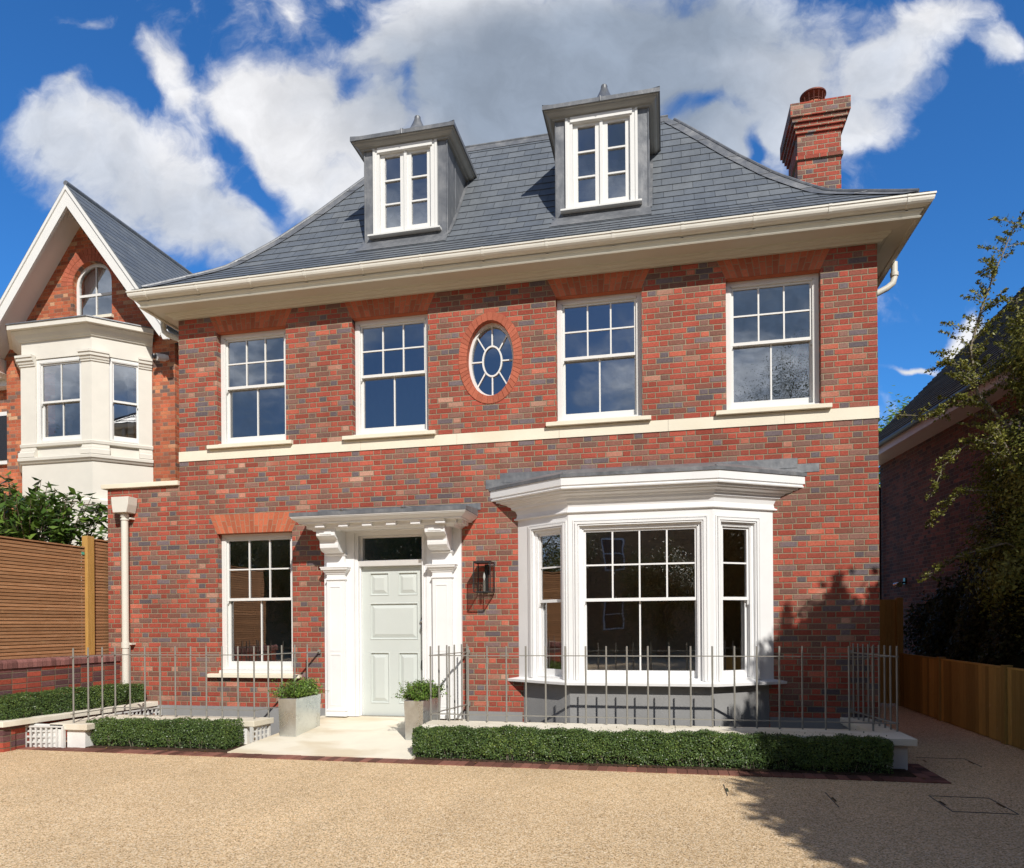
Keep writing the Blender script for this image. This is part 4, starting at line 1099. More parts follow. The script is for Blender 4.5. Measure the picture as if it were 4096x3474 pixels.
BW = thing('raised_bed_wall', 'long pale stone coping over a brick bed edge left of the railings', 'low wall', (-.7, -1.2, GZ))
cp = MB(); cp.prism([(-.98, -2.42), (-.66, -2.42), (-.40, 0.0), (-.58, 0.0), (-.80, -2.26), (-2.3, -2.26), (-2.3, -2.42)], .37, .44); cp.build('coping', m_cop, BW, bev=.006)
cb = MB(); cb.prism([(-2.3, -2.38), (-.70, -2.38), (-.70, -2.21), (-2.3, -2.21)], -.1, .369); cb.prism([(-.80, -2.2), (-.72, -2.2), (-.50, 0.), (-.58, 0.)], -.1, .369); cb.build('bed_wall_brick', m_brick5, BW)
lattice(TX(-.44, -1.0, R_(84)), .95, -.2, .362, BW)

RC = thing('lightwell_wall', 'long low wall with stone coping below the bay window behind the box hedge', 'low wall', (7, -1.3, GZ))
CR = .40
cp = MB(); segs = [4.44, 5.9, 7.4, 8.8]
for k, a in enumerate(segs[:-1]):
    b = segs[k + 1]
    cp.prism([(a, -1.66), (b - .003, -1.66), (b - .003, -1.07), (a - (0 if k else .03), -1.07)], CR - .075, CR)
cp.prism([(8.8, -1.66), (9.80, -1.68), (9.76, -.001), (9.43, -.001), (9.48, -1.07), (8.8, -1.07)], CR - .075, CR)
cp.build('coping', m_cop, RC, bev=.006)
cb = MB(); cb.box(4.54, 9.73, -1.60, -1.12, -.3, CR - .076); cb.prism([(9.50, -1.13), (9.73, -1.13), (9.69, 0), (9.46, 0)], -.3, CR - .0765); cb.build('rendered_wall', m_cwh, RC)
fin = MB()
for k in range(16): fin.box(9.440 + .0025 * k, 9.452 + .0025 * k, -.1 - .055 * k - .012, -.1 - .055 * k + .012, -.2, CR - .09)
fin.build('vent_fins', m_render, RC)

# ------------------------------------------------------------------ railings
def railing(label, bars, runs, zlo=.487, zhi=1.215, ztop=1.33, loc=(0, 0, 0)):
    root = thing('railing', label, 'railing', loc, 'taupe metal railings round the lightwells')
    for (x, y, zb) in bars:
        MB().tube([(x, y, zb), (x, y, ztop)], .0108, 10).build('bar', m_rail, root, smooth=True)
    for run in runs:
        for z in (zlo, zhi):
            for a, b in zip(run, run[1:]):
                d = (Vector(b) - Vector(a)); L = d.length; T = TX(a[0], a[1], math.atan2(d.y, d.x))
                MB(T).box(-.016, L + .016, -.014, .014, z - .0055, z + .0055).build('rail', m_rail, root)
    br_ = MB()
    for run in runs:
        p = run[-1]
        if abs(p[1]) < .05:
            for z in (zlo, zhi): br_.box(p[0] - .02, p[0] + .02, -.03, -.001, z - .025, z + .03)
    if br_.v: br_.build('wall_bracket', m_rail, root)
    return root


xs_ = np.linspace(-.13, 2.0, 10)
bars = [(-.13, y, CZ) for y in (-1.9, -1.66, -1.42)] + [(x, -1.19, CZ) for x in xs_]
for t in (.2, .4, .6, .8): bars.append((2.0 + .327 * t, -1.19 + 1.17 * t, .10))
railing('railing left of the porch around the lightwell below the sash window', bars, [[(-.13, -1.92), (-.13, -1.19), (2.0, -1.19)], [(2.0, -1.19), (2.327, -.02)]], loc=(.9, -1.19, CZ))
xs_ = np.linspace(4.43, 9.76, 23)
bars = [(x, -1.16, CR) for x in xs_]
for t in np.linspace(.125, .94, 8): bars.append((9.76 - .20 * t, -1.16 + 1.14 * t, CR))
for t in (.2, .4, .6, .8, .95): bars.append((4.43 + .17 * t, -1.16 + 1.14 * t, .10))
railing('long railing right of the porch in front of the bay window', bars, [[(4.43, -1.16), (9.76, -1.16)], [(9.76, -1.16), (9.56, -.02)], [(4.43, -1.16), (4.60, -.02)]], loc=(7.1, -1.16, CR))


# ------------------------------------------------------------------ leaves
def leaf_mesh(name, P, Nrm, size, mt, parent=None, jitter=.6, asp=.5, fold=True, seed=1, up=0.0):
    """many small diamond leaves at points P with rough normals Nrm"""
    rs = np.random.RandomState(seed); n = len(P)
    Nn = Nrm + rs.normal(0, jitter, (n, 3)); Nn /= np.linalg.norm(Nn, axis=1)[:, None] + 1e-9
    t = rs.normal(0, 1, (n, 3)); t[:, 2] += up; t -= Nn * np.sum(t * Nn, 1)[:, None]; t /= np.linalg.norm(t, axis=1)[:, None] + 1e-9
    b = np.cross(Nn, t); s = size * rs.uniform(.6, 1.35, n)[:, None] if np.isscalar(size) else size[:, None] * rs.uniform(.7, 1.3, n)[:, None]
    a = P - t * s * .5; c = P + t * s * .5; l = P + b * s * asp * .5 - Nn * s * .10 - t * s * .05; r = P - b * s * asp * .5 - Nn * s * .10 - t * s * .05
    V = np.stack([a, l, c, r], 1).reshape(-1, 3)
    me = bpy.data.meshes.new(name); o = bpy.data.objects.new(name, me); COL.objects.link(o)
    off = ORG_.get(parent.name, Vector((0, 0, 0))) if parent is not None else Vector((float(V[:, 0].mean()), float(V[:, 1].mean()), float(V[:, 2].min())))
    if parent is not None: o.parent = parent
    else: o.location = off
    V = V - np.array(off)
    me.vertices.add(len(V)); me.vertices.foreach_set('co', V.ravel().astype(np.float32))
    me.loops.add(4 * n); me.loops.foreach_set('vertex_index', np.arange(4 * n, dtype=np.int32))
    me.polygons.add(n); me.polygons.foreach_set('loop_start', np.arange(0, 4 * n, 4, dtype=np.int32)); me.polygons.foreach_set('loop_total', np.full(n, 4, dtype=np.int32))
    me.update(); me.validate(); me.materials.append(mt); ORG_[o.name] = off
    return o


def wobble(x, y, seed=0.):
    return .5 * math.sin(x * 9.1 + seed) + .3 * math.sin(x * 21.7 + y * 13 + seed * 2) + .2 * math.sin(x * 47 + y * 31 + seed)


def hedge(label, p0, p1, wd, z0, z1, n, seed, group='clipped box hedges in front of the house', leaf=.0185):
    """hedge along p0->p1"""
    rs = np.random.RandomState(seed); d = Vector((p1[0] - p0[0], p1[1] - p0[1])); L = d.length; a = math.atan2(d.y, d.x)
    root = thing('box_hedge', label, 'hedge', ((p0[0] + p1[0]) / 2, (p0[1] + p1[1]) / 2, z0), group)
    T = TX(p0[0], p0[1], a)
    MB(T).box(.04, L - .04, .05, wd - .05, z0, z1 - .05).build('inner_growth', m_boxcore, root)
    areas = {'top': L * wd, 'front': L * (z1 - z0), 'e0': wd * (z1 - z0), 'e1': wd * (z1 - z0), 'back': L * (z1 - z0) * .5}; tot = sum(areas.values())
    P, Nn = [], []
    for k, ar in areas.items():
        m = int(n * ar / tot)
        u = rs.uniform(0, 1, m); v = rs.uniform(0, 1, m); dep = rs.exponential(.018, m) - .012
        if k == 'top': x, y, z = u * L, v * wd, np.full(m, z1) - dep; nn = (0, 0, 1)
        elif k == 'front': x, y, z = u * L, dep, z0 + v * (z1 - z0); nn = (0, -1, .15)
        elif k == 'back': x, y, z = u * L, wd - dep, z0 + v * (z1 - z0); nn = (0, 1, .15)
        elif k == 'e0': x, y, z = dep, u * wd, z0 + v * (z1 - z0); nn = (-1, 0, .15)
        else: x, y, z = L - dep, u * wd, z0 + v * (z1 - z0); nn = (1, 0, .15)
        wz = .012 * np.sin(x * 9 + seed) + .009 * np.sin(x * 23 + 2 * seed) + .009 * np.sin(x * 41 + y * 60) + .010 * np.sin(x * 3.1 + seed)
        fz = (z - z0) / (z1 - z0)
        z = z + wz * fz; y = y + (.014 * np.sin(x * 12 + seed) + .010 * np.sin(x * 31 + z * 25)) * (-1 if k != 'back' else 1) * (.3 + .7 * (k != 'top'))
        # rounded shoulders, tucked-in foot
        y = y + (.03 * np.clip((.25 - fz) / .25, 0, 1) + .03 * np.clip((fz - .82) / .18, 0, 1) ** 2) * (1 if k == 'front' else -1 if k == 'back' else 0)
        P.append(np.stack([x, y, z], 1)); Nn.append(np.tile(np.array(nn, float), (m, 1)))
    P = np.concatenate(P); Nn = np.concatenate(Nn)
    # thin, stemmy foot: drop most leaves low on the front, in patches
    low = (P[:, 2] - z0) / (z1 - z0); keep = (low > .22 + .10 * np.sin(P[:, 0] * 7.3 + seed) + .07 * np.sin(P[:, 0] * 19)) | (rs.uniform(0, 1, len(P)) < .34); P = P[keep]; Nn = Nn[keep]
    # stray sprigs on top
    m = int(L * 170); x = rs.uniform(0, L, m); y = rs.uniform(0, wd, m); z = z1 + rs.exponential(.015, m)
    P = np.concatenate([P, np.stack([x, y, z], 1)]); Nn = np.concatenate([Nn, rs.normal(0, 1, (m, 3))])
    ca, sa = math.cos(a), math.sin(a)
    Pw = np.stack([p0[0] + P[:, 0] * ca - P[:, 1] * sa, p0[1] + P[:, 0] * sa + P[:, 1] * ca, P[:, 2]], 1); Nw = np.stack([Nn[:, 0] * ca - Nn[:, 1] * sa, Nn[:, 0] * sa + Nn[:, 1] * ca, Nn[:, 2]], 1)
    leaf_mesh('foliage', Pw, Nw, leaf, m_box, root, .55, .62, seed=seed, up=.6)
    st = MB()
    for k in range(int(L * 16)):
        x = rs.uniform(.05, L - .05); st.T = T; st.tube([(x, .05, z0 - .02), (x + rs.uniform(-.04, .04), .022, z0 + rs.uniform(.08, .16))], .0035, 4)
    st.build('stems', m_palebark, root)['kind'] = 'stuff'
    return root


hedge('box hedge in the small bed left of the porch paving', (.03, -1.88), (2.03, -1.85), .38, .085, .385, 30000, 3)
hedge('longest box hedge, running below the bay window railings to the right corner', (4.46, -1.91), (9.50, -1.90), .25, .08, .405, 76000, 4)
hedge('box hedge in the raised bed below the slatted fence at far left', (-.76, -2.30), (-.56, -.10), .30, .37, .72, 30000, 5)


rs = np.random.RandomState(61); n = 46
P = np.stack([np.where(rs.rand(n) < .7, rs.uniform(4.6, 9.9, n), rs.uniform(.2, 2.0, n)), -1.93 - rs.exponential(.10, n), np.full(n, GZ + .024)], 1)
lv_ = leaf_mesh('fallen_leaves', P, np.tile(np.array([0, 0, 1.]), (n, 1)), .034, leaf_mat('dry_leaf', [(.2, (.10, .05, .025)), (.6, (.28, .15, .05)), (.9, (.38, .27, .08))], .7), None, .25, .6, seed=62)
tag(lv_, 'scattered dry leaves on the soil and brick edging below the hedges', 'leaves', kind='stuff')

# ------------------------------------------------------------------ planters
def planter(x0, lab, lab2, seed, y0=-1.24, y1=-.60, w_=.255):
    zb = .155; zt = .655
    root = thing('planter', lab, 'planter', (x0 + w_ / 2, (y0 + y1) / 2, zb), 'galvanised planters either side of the door')
    p = MB(); i = .012; zz = [.150, .150, .222, .222]
    c = [(x0 + i, y0 + i), (x0 + w_ - i, y0 + i), (x0 + w_ - i + .02, y1 - i), (x0 + i + .02, y1 - i)]; ct = [(x0, y0), (x0 + w_, y0), (x0 + w_ + .02, y1), (x0 + .02, y1)]
    p.hexa([(*q_, z) for q_, z in zip(c, zz)] + [(*q_, zt) for q_ in ct]); p.build('steel_box', m_galv, root, bev=.003)
    MB().prism([(x0 + .01, y0 + .01), (x0 + w_ - .01, y0 + .01), (x0 + w_ + .01, y1 - .01), (x0 + .03, y1 - .01)], zt - .02, zt + .004).build('soil_fill', m_soil, root)
    sh = thing('potted_shrub', lab2, 'shrub', (x0 + w_ / 2, (y0 + y1) / 2, zt), 'small leafy shrubs in the planters')
    rs = np.random.RandomState(seed); P = []
    st = MB()
    for k in range(260):
        bx, by_ = rs.uniform(x0 + .03, x0 + w_ - .02), rs.uniform(y0 + .03, y1 - .03); dx, dy = rs.normal(0, .085), rs.normal(0, .085) - .015; h = rs.uniform(.10, .29)
        if rs.rand() < .25: dx += (bx - x0 - w_ / 2) * .7; dy += (-.05 if by_ < (y0 + y1) / 2 else .03); h *= .55
        pts = [Vector((bx + dx * t, by_ + dy * t, zt + h * t - .06 * t * t)) for t in (0, .35, .7, 1)]
        st.tube(pts, .0022, 3)
        for t in np.linspace(.15, 1, 24):
            q_ = Vector((bx + dx * t, by_ + dy * t, zt + h * t - .06 * t * t)); P.append((q_.x + rs.normal(0, .017), q_.y + rs.normal(0, .017), q_.z + rs.normal(0, .013)))
    st.build('twigs', m_bark, sh)
    P = np.array(P); Nn = rs.normal(0, 1, P.shape); Nn[:, 2] += .8
    leaf_mesh('foliage', P, Nn, .029, m_fresh, sh, .3, .55, seed=seed)


planter(2.375, 'tapered galvanised steel planter left of the front door', 'fine leaved green shrub in the left hand planter', 21)
planter(4.105, 'galvanised steel planter right of the front door, partly behind railings', 'round leaved green shrub in the right hand planter', 22)

# ------------------------------------------------------------------ left boundary: garden wall, slatted fence
GW = thing('garden_wall', 'low dark brick wall with upright brick capping under the slatted fence', 'garden wall', (-1.2, -1.5, GZ))
MB().box(-1.34, -1.09, -4.2, -.003, -.1, 1.06).build('wall_brickwork', m_brick5, GW)
sd = MB(); y = -.006; rnd = random.Random(5)
while y > -4.2:
    sd.prism([(-1.355, 1.063), (-1.072 , 1.063), (-1.072, 1.135), (-1.082, 1.158), (-1.10, 1.168), (-1.355, 1.168)], y - .066, y - .002, 'y'); y -= .0755
sd.build('brick_capping', m_soldier, GW)
SF = thing('slatted_fence', 'brown horizontal slatted timber fence on the garden wall at left', 'fence', (-1.33, -2, 1.17))
def slats(y0, y1, z0, z1, x=-1.345):
    b = MB(); z = z0; p = .0475
    while z + .036 < z1:
        b.box(x - .024, x, y0, y1, z, z + .0365); b.box(x - .090, x - .070, y0, y1, z + .022, z + .0625); z += p
    b.box(x - .05, x - .022, y0 + .3, y0 + .35, z0, z1); b.box(x - .05, x - .022, y1 - .25, y1 - .2, z0, z1)
    b.box(x - .092, x + .004, y0, y1, z1 - .008, z1 + .012)
    return b.build('slat_panel', m_slat, SF)
slats(-4.2, -.408, 1.175, 2.81); slats(-.268, .30, 1.175, 2.955)
MB().box(-1.40, -1.30, -.405, -.27, 1.17, 2.99).build('post', m_post, SF, bev=.004)
MB().box(-1.345, -1.338, -.47, -.42, 2.70, 2.74).build('green_marker', plain('green_clip', (.08, .35, .25)), SF)

# ------------------------------------------------------------------ left neighbour
NH = thing('neighbour_house', 'orange brick neighbouring house with steep slate gable and cream canted bay at far left', 'house', (-4.3, 3, GZ))
Y0 = 2.95; AX, AZ = -4.31, 10.42; SLP = 1.345
nb = MB()
# front wall with arched window hole approximated by polygon ring
ax0, ax1, az0, azs, azt = -4.745, -3.80, 8.01, 8.72, 9.17
wall_grid(nb, -6.43, -2.334, 0, 7.3, [(-5.2, -3.3, 4.9, 7.3)], lambda a, z: (a, Y0, z))
WT = AZ - .155
zt_ = lambda x: WT - abs(x - AX) * SLP
ac = (ax0 + ax1) / 2; ar = (ax1 - ax0) / 2
arc = [(ac + ar * math.cos(t), azs + (azt - azs) * math.sin(t)) for t in np.linspace(math.pi, 0, 15)]
nb.poly([(-6.43, Y0, 7.3), (ax0, Y0, 7.3), (ax0, Y0, azs), (-5.2, Y0, azs), (-5.2, Y0, zt_(-5.2)), (AX - (WT - 7.3) / SLP, Y0, 7.3)])
nb.poly([(ax1, Y0, 7.3), (AX + (WT - 7.3) / SLP, Y0, 7.3), (-3.4, Y0, zt_(-3.4)), (-3.4, Y0, azs), (ax1, Y0, azs)])
nb.poly([(ax0, Y0, 7.3), (ax1, Y0, 7.3), (ax1, Y0, az0), (ax0, Y0, az0)])
L_ = [(-5.2, azs)] + [(-5.2, zt_(-5.2)), (AX, 9.93)]
left = [(x, z) for x, z in arc if x <= ac + 1e-6]; right = [(x, z) for x, z in arc if x >= ac - 1e-6]
nb.poly([(-5.2, Y0, azs), (ax0, Y0, azs)] + [(x, Y0, z) for x, z in left[1:]] + [(ac, Y0, zt_(ac)), (AX, Y0, WT), (-5.2, Y0, zt_(-5.2))])
nb.poly([(-3.4, Y0, azs), (-3.4, Y0, zt_(-3.4)), (ac, Y0, zt_(ac))] + [(x, Y0, z) for x, z in right] )
for (x, z), (x2, z2) in zip(arc, arc[1:]): nb.poly([(x, Y0, z), (x2, Y0, z2), (x2, Y0 + .15, z2), (x, Y0 + .15, z)])
for x in (ax0, ax1): nb.poly([(x, Y0, az0), (x, Y0 + .15, az0), (x, Y0 + .15, azs), (x, Y0, azs)])
nb.poly([(-2.334, Y0, 0), (-2.334, Y0 + .25, 0), (-2.334, Y0 + .25, 7.3), (-2.334, Y0, 7.3)]); nb.poly([(-2.334, Y0 + .25, 0), (-1.9, Y0 + .25, 0), (-1.9, Y0 + .25, 7.3), (-2.334, Y0 + .25, 7.3)])
nb.poly([(-6.43, Y0, 0), (-6.43, 10, 0), (-6.43, 10, 7.3), (-6.43, Y0, 7.3)]); nb.poly([(-1.9, Y0 + .25, 0), (-1.9, 10, 0), (-1.9, 10, 7.3), (-1.9, Y0 + .25, 7.3)])
nb.build('wall', m_brick2, NH, recalc=False)
bx = MB()
for (a, b, c, d, z0_, z1_) in ((-6.3, -2.0, Y0 + .3, 6.5, 4.4, 7.3), (-5.0, -3.6, Y0 + .3, 5.5, 7.7, 9.3), (-6.3, -2, Y0 + .3, 6.5, 0, 4.3)):
    bx.poly([(a, d, z0_), (b, d, z0_), (b, d, z1_), (a, d, z1_)]); bx.poly([(a, c, z0_), (b, c, z0_), (b, d, z0_), (a, d, z0_)]); bx.poly([(a, c, z1_), (b, c, z1_), (b, d, z1_), (a, d, z1_)]); bx.poly([(a, c, z0_), (a, d, z0_), (a, d, z1_), (a, c, z1_)]); bx.poly([(b, c, z0_), (b, d, z0_), (b, d, z1_), (b, c, z1_)])
bx.build('inner_room', m_room2, NH, recalc=False)
# voussoirs over arched window: two rings of headers
vs = MB()
for ring in (0, 1):
    for k in range(22):
        t0, t1 = math.pi * (k + .06) / 22, math.pi * (k + .94) / 22; r0, r1 = .005 + ring * .145, .14 + ring * .145
        if ring: t0 -= 0
        pts = [(ac + (ar + r0) * math.cos(t0), azs + (azt - azs + r0) * math.sin(t0)), (ac + (ar + r0) * math.cos(t1), azs + (azt - azs + r0) * math.sin(t1)), (ac + (ar + r1) * math.cos(t1), azs + (azt - azs + r1) * math.sin(t1)), (ac + (ar + r1) * math.cos(t0), azs + (azt - azs + r1) * math.sin(t0))]
        vs.prism(pts, Y0 - .006, Y0, 'y')
vs.build('arch_brick', m_gauge2, NH)
aw = MB(); yw = Y0 + .10
arc2 = [(ac + (ar - .06) * math.cos(t), azs + (azt - azs - .06) * math.sin(t)) for t in np.linspace(math.pi, 0, 15)]
for (a, b), (c, d) in zip(zip(arc, arc2), zip(arc[1:], arc2[1:])): aw.hexa([(a[0], yw, a[1]), (c[0], yw, c[1]), (d[0], yw, d[1]), (b[0], yw, b[1]), (a[0], yw + .06, a[1]), (c[0], yw + .06, c[1]), (d[0], yw + .06, d[1]), (b[0], yw + .06, b[1])])
aw.box(ax0, ax0 + .07, yw, yw + .06, az0, azs); aw.box(ax1 - .07, ax1, yw, yw + .06, az0, azs); aw.box(ax0 + .07, ax1 - .07, yw, yw + .06, az0, az0 + .08); aw.box(ax0 + .07, ax1 - .07, yw + .01, yw + .06, 8.50, 8.55)
aw.box(ac - .012, ac + .012, yw + .01, yw + .05, az0 + .08, 8.5); aw.box(ac - .012, ac + .012, yw + .01, yw + .05, 8.55, azt - .06)
awo = aw.build('arched_window', m_wood, NH)
MB().poly([(ax0, yw + .03, az0), (ax1, yw + .03, az0)] + [(x, yw + .03, z) for x, z in arc[::-1]]).build('glass', m_glass, awo, recalc=False)
cu_ = MB()
for k in range(30):
    x_a, x_b = ax0 + .06 + k * .0275, ax0 + .06 + (k + 1) * .0275; cu_.poly([(x_a, yw + .16 + .02 * (k % 2), 8.52), (x_b, yw + .16 + .02 * ((k + 1) % 2), 8.52), (x_b, yw + .16 + .02 * ((k + 1) % 2), 9.15), (x_a, yw + .16 + .02 * (k % 2), 9.15)])
cu_.build('blind', m_curt, awo, recalc=False)
MB().box(ax0 - .03, ax1 + .05, Y0 - .07, Y0 + .1, 7.95, 8.01).build('sill', m_stone, NH)
# gable roof with overhanging verge
YV = 2.38; half = 2.22; ZE = AZ - half * SLP
rf2 = MB(); ncr = 20; BK2 = 9.5
for sgn in (-1, 1):
    for i in range(ncr):
        a0, a1 = half * (1 - i / ncr), half * (1 - (i + 1) / ncr); tt = .012
        z0_, z1_ = AZ - a0 * SLP + tt, AZ - a1 * SLP
        q_ = [(AX + sgn * a0, YV - .04, z0_), (AX + sgn * a0, BK2, z0_), (AX + sgn * a1, BK2, z1_), (AX + sgn * a1, YV - .04, z1_)]
        rf2.poly(q_, [(q_[0][1], i + .001), (q_[1][1], i + .001), (q_[2][1], i + .999), (q_[3][1], i + .999)])
        rf2.poly([(AX + sgn * a0, YV - .04, z0_), (AX + sgn * a0, BK2, z0_), (AX + sgn * a0, BK2, z0_ - .03), (AX + sgn * a0, YV - .04, z0_ - .03)], [(0, i + .001)] * 4)
    rf2.poly([(AX + sgn * half, YV - .04, ZE - .02), (AX, YV - .04, AZ - .03), (AX, YV - .04, AZ + .01), (AX + sgn * half, YV - .04, ZE + .02)], [(0, .5)] * 4)
NR = rf2.build('roof', m_slate, NH, recalc=False)
MB().tube([(AX, YV - .05, AZ + .01), (AX, BK2, AZ + .01)], .05, 8).build('ridge_roll', m_lead, NR, smooth=True)
bg_ = MB(); 
for sgn in (-1, 1):
    def bp(u, dz): return (AX + sgn * u, AZ - u * SLP + dz)
    o_ = [bp(0, -.035), bp(half, -.035), bp(half - .12, -.40), bp(0, -.44)]
    if sgn < 0: o_ = o_[::-1]
    bg_.prism(o_, YV - .03, YV + .03, 'y')
    o_ = [bp(0, -.03), bp(half, -.03), bp(half, -.12), bp(0, -.12)]
    bg_.prism(o_, YV - .055, YV - .031, 'y')
    # soffit
    bg_.poly([(AX, YV, AZ - .16), (AX + sgn * half, YV, ZE - .16), (AX + sgn * half, Y0, ZE - .16), (AX, Y0, AZ - .16)])
# curved foot of right verge
cf = [(AX + half - .25, ZE + .05), (AX + half + .02, ZE - .10), (AX + half + .05, ZE - .18), (AX + half + .06, ZE - .30), (AX + half - .05, ZE - .30), (AX + half - .09, ZE - .22), (AX + half - .2, ZE - .12)]
bg_.prism(cf, YV - .02, YV + .03, 'y')
bg_.build('bargeboard', m_cream2 if 'm_cream2' in globals() else m_wood, NH)
MB().box(AX + half - .04, AX + half + .35, Y0 - .05, Y0 + 3, ZE - .36, ZE - .06).build('eaves_box', m_wood, NH)
MB().box(AX - half - .2, AX - half + .06, YV, Y0 + 3, ZE - .42, ZE - .12).build('eaves_box', m_wood, NH)

# canted bay of the neighbour
c0, c1, c2, c3 = (-6.0, 2.95), (-5.25, 2.2), (-3.60, 2.2), (-2.85, 2.95)
NP = [c0, c1, c2, c3]
nbay = MB()
nbay.sweep(NP, [(0, 0), (0, 4.86), (-.15, 4.86), (-.15, 0)]); nbay.sweep(NP, [(-.03, 4.9), (-.03, 5.2), (-.15, 5.2), (-.15, 4.9)]); nbay.sweep(NP, [(0, 6.92), (0, 7.35), (-.2, 7.35), (-.2, 6.92)])
nbay.poly([(-6, 2.95, 6.94), (-5.2, 2.25, 6.94), (-3.65, 2.25, 6.94), (-2.9, 2.95, 6.94), (-2.9, 3.5, 6.94), (-6, 3.5, 6.94)])
NBAY = nbay.build('canted_bay', m_pill, NH)
MB().sweep(NP, [(0, 4.84), (.03, 4.85), (.05, 4.88), (.075, 4.90), (.08, 4.95), (.06, 4.965), (0, 4.975)]).build('string_moulding', m_pill, NBAY)
MB().sweep(NP, [(0, 7.27), (.03, 7.275), (.045, 7.30), (.07, 7.32), (.08, 7.335), (.11, 7.38), (.17, 7.43), (.175, 7.45), (.235, 7.455), (.235, 7.55), (0, 7.56)]).build('bay_cornice', m_pill, NBAY)
MB().sweep(NP, [(-.6, 7.68), (0, 7.62), (.25, 7.57), (.255, 7.548), (0, 7.548)]).build('bay_lead_roof', m_lead, NBAY)
MB().sweep(NP, [(-.02, 5.17), (.03, 5.18), (.04, 5.23), (-.02, 5.27), (-.1, 5.27), (-.1, 5.17)]).build('window_sill', m_pill, NBAY)
def pier(poly_, lab='pilaster'):
    b = MB(); b.sweep(poly_, [(0, 4.97), (0, 6.93), (-.12, 6.93), (-.12, 4.97)]); o = b.build(lab, m_pill, NBAY)
    MB().sweep(poly_, [(0, 6.78), (.02, 6.785), (.025, 6.82), (.04, 6.825), (.05, 6.86), (.075, 6.88), (.08, 6.93), (.10, 6.94), (.10, 6.985), (0, 6.99)]).build('capital', m_pill, o)
    MB().sweep(poly_, [(0, 4.97), (.05, 4.975), (.05, 5.06), (.02, 5.08), (.02, 5.12), (0, 5.13)]).build('pilaster_base', m_pill, o)
s2 = math.sqrt(.5)
pier([(-3.83, 2.185), (-3.594, 2.185), (-3.594 + .30 * s2, 2.185 + .30 * s2)])
pier([(-3.02, 2.765), (-2.85, 2.935)])
pier([(-5.45, 2.385), (-5.256, 2.185), (-4.90, 2.185)])
lc = MB(); lc.sweep([(-3.83, 2.17), (-3.588, 2.17), (-3.588 + .30 * s2, 2.17 + .30 * s2)], [(0, 3.90), (.03, 3.905), (.05, 3.97), (.07, 3.98), (.08, 4.06), (.0, 4.1)]); lc.build('lower_capital', m_pill, NBAY)
MB().sweep(NP, [(.01, 4.06), (.03, 4.07), (.03, 4.10), (.01, 4.12)]).build('lower_moulding', m_pill, NBAY)
NWm = m_wood
def ncurt(T, wd, x0, x1, z0, z1):
    c = MB(T); n = 24
    for k in range(n):
        a, b = x0 + (x1 - x0) * k / n, x0 + (x1 - x0) * (k + 1) / n; c.poly([(a, .30 + .03 * (k % 2), z0), (b, .30 + .03 * ((k + 1) % 2), z0), (b, .30 + .03 * ((k + 1) % 2), z1), (a, .30 + .03 * (k % 2), z1)])
    return c
Wt = TX(-4.90, 2.215)
Wq = sash(NBAY, Wt, 1.08, 5.27, 6.90, 6.05, (2, 1), (2, 1), NWm, .065)
ncurt(Wt, 1.08, .42, .52, 5.3, 5.85).build('curtain', m_curt, NBAY, recalc=False)
Wt = TX(-3.594 + .26 * s2, 2.215 + .26 * s2, R_(45))
sash(NBAY, Wt, .60, 5.27, 6.90, 6.05, (1, 1), (1, 1), NWm, .06)
ncurt(Wt, .6, .36, .56, 5.3, 6.75).build('curtain', m_curt, NBAY, recalc=False)
# left wing set back
lw = MB(); lw.poly([(-12, 4.5, 0), (-6.4, 4.5, 0), (-6.4, 4.5, 7.4), (-12, 4.5, 7.4)]); lwo = lw.build('wing_wall', m_brick2, NH, recalc=False)
MB().box(-8.6, -7.7, 4.42, 4.5, 5.5, 6.75).build('wing_window', m_wood, NH)
MB().box(-8.5, -7.8, 4.40, 4.42, 5.6, 6.65).build('glass', m_black, NH)
MB().box(-12, -6.5, 4.1, 4.25, 7.44, 7.56).build('wing_gutter', m_gut, NH); MB().box(-12, -6.5, 4.25, 4.5, 7.3, 7.45).build('wing_fascia', m_wood, NH)
r = MB()
for i in range(12): 
    a, b = i / 12, (i + 1) / 12; q_ = [(-12, 4.15 + 2.6 * a, 7.56 + 2.4 * a + .012), (-6.45, 4.15 + 2.6 * a, 7.56 + 2.4 * a + .012), (-6.45, 4.15 + 2.6 * b, 7.56 + 2.4 * b), (-12, 4.15 + 2.6 * b, 7.56 + 2.4 * b)]
    r.poly(q_, [(q_[0][0], i + .001), (q_[1][0], i + .001), (q_[2][0], i + .999), (q_[3][0], i + .999)])
r.build('wing_roof', m_slate, NH, recalc=False)
# security camera
SC = thing('security_camera', 'white dome security camera high on the orange brick beside the cream bay', 'security camera', (-2.56, 2.87, 6.95))
c = MB(); c.tube([(-2.50, 2.949, 7.02), (-2.52, 2.90, 7.0)], .055, 16); c.tube([(-2.52, 2.90, 7.0), (-2.60, 2.76, 6.98)], .07, 16); c.build('camera_body', m_camw, SC, smooth=True)
MB().lathe((-2.625, 2.72, 6.93), [(.0, 0), (.04, .012), (.05, .045), (.04, .085), (0, .1)], 12).build('lens', m_black, SC, smooth=True)

# ------------------------------------------------------------------ laurel behind the slatted fence
def shrub_branches(root, origin, tips, mt, r0=.02):
    st = MB(); rs = np.random.RandomState(5)
    for t in tips:
        o = Vector(origin) + Vector((rs.normal(0, .15), rs.normal(0, .15), 0)); t = Vector(t); m = (o + t) / 2 + Vector((rs.normal(0, .1), rs.normal(0, .1), .1)); st.tube([o, m, t], [r0, r0 * .6, r0 * .25], 5)
    return st.build('branches', mt, root, smooth=True)


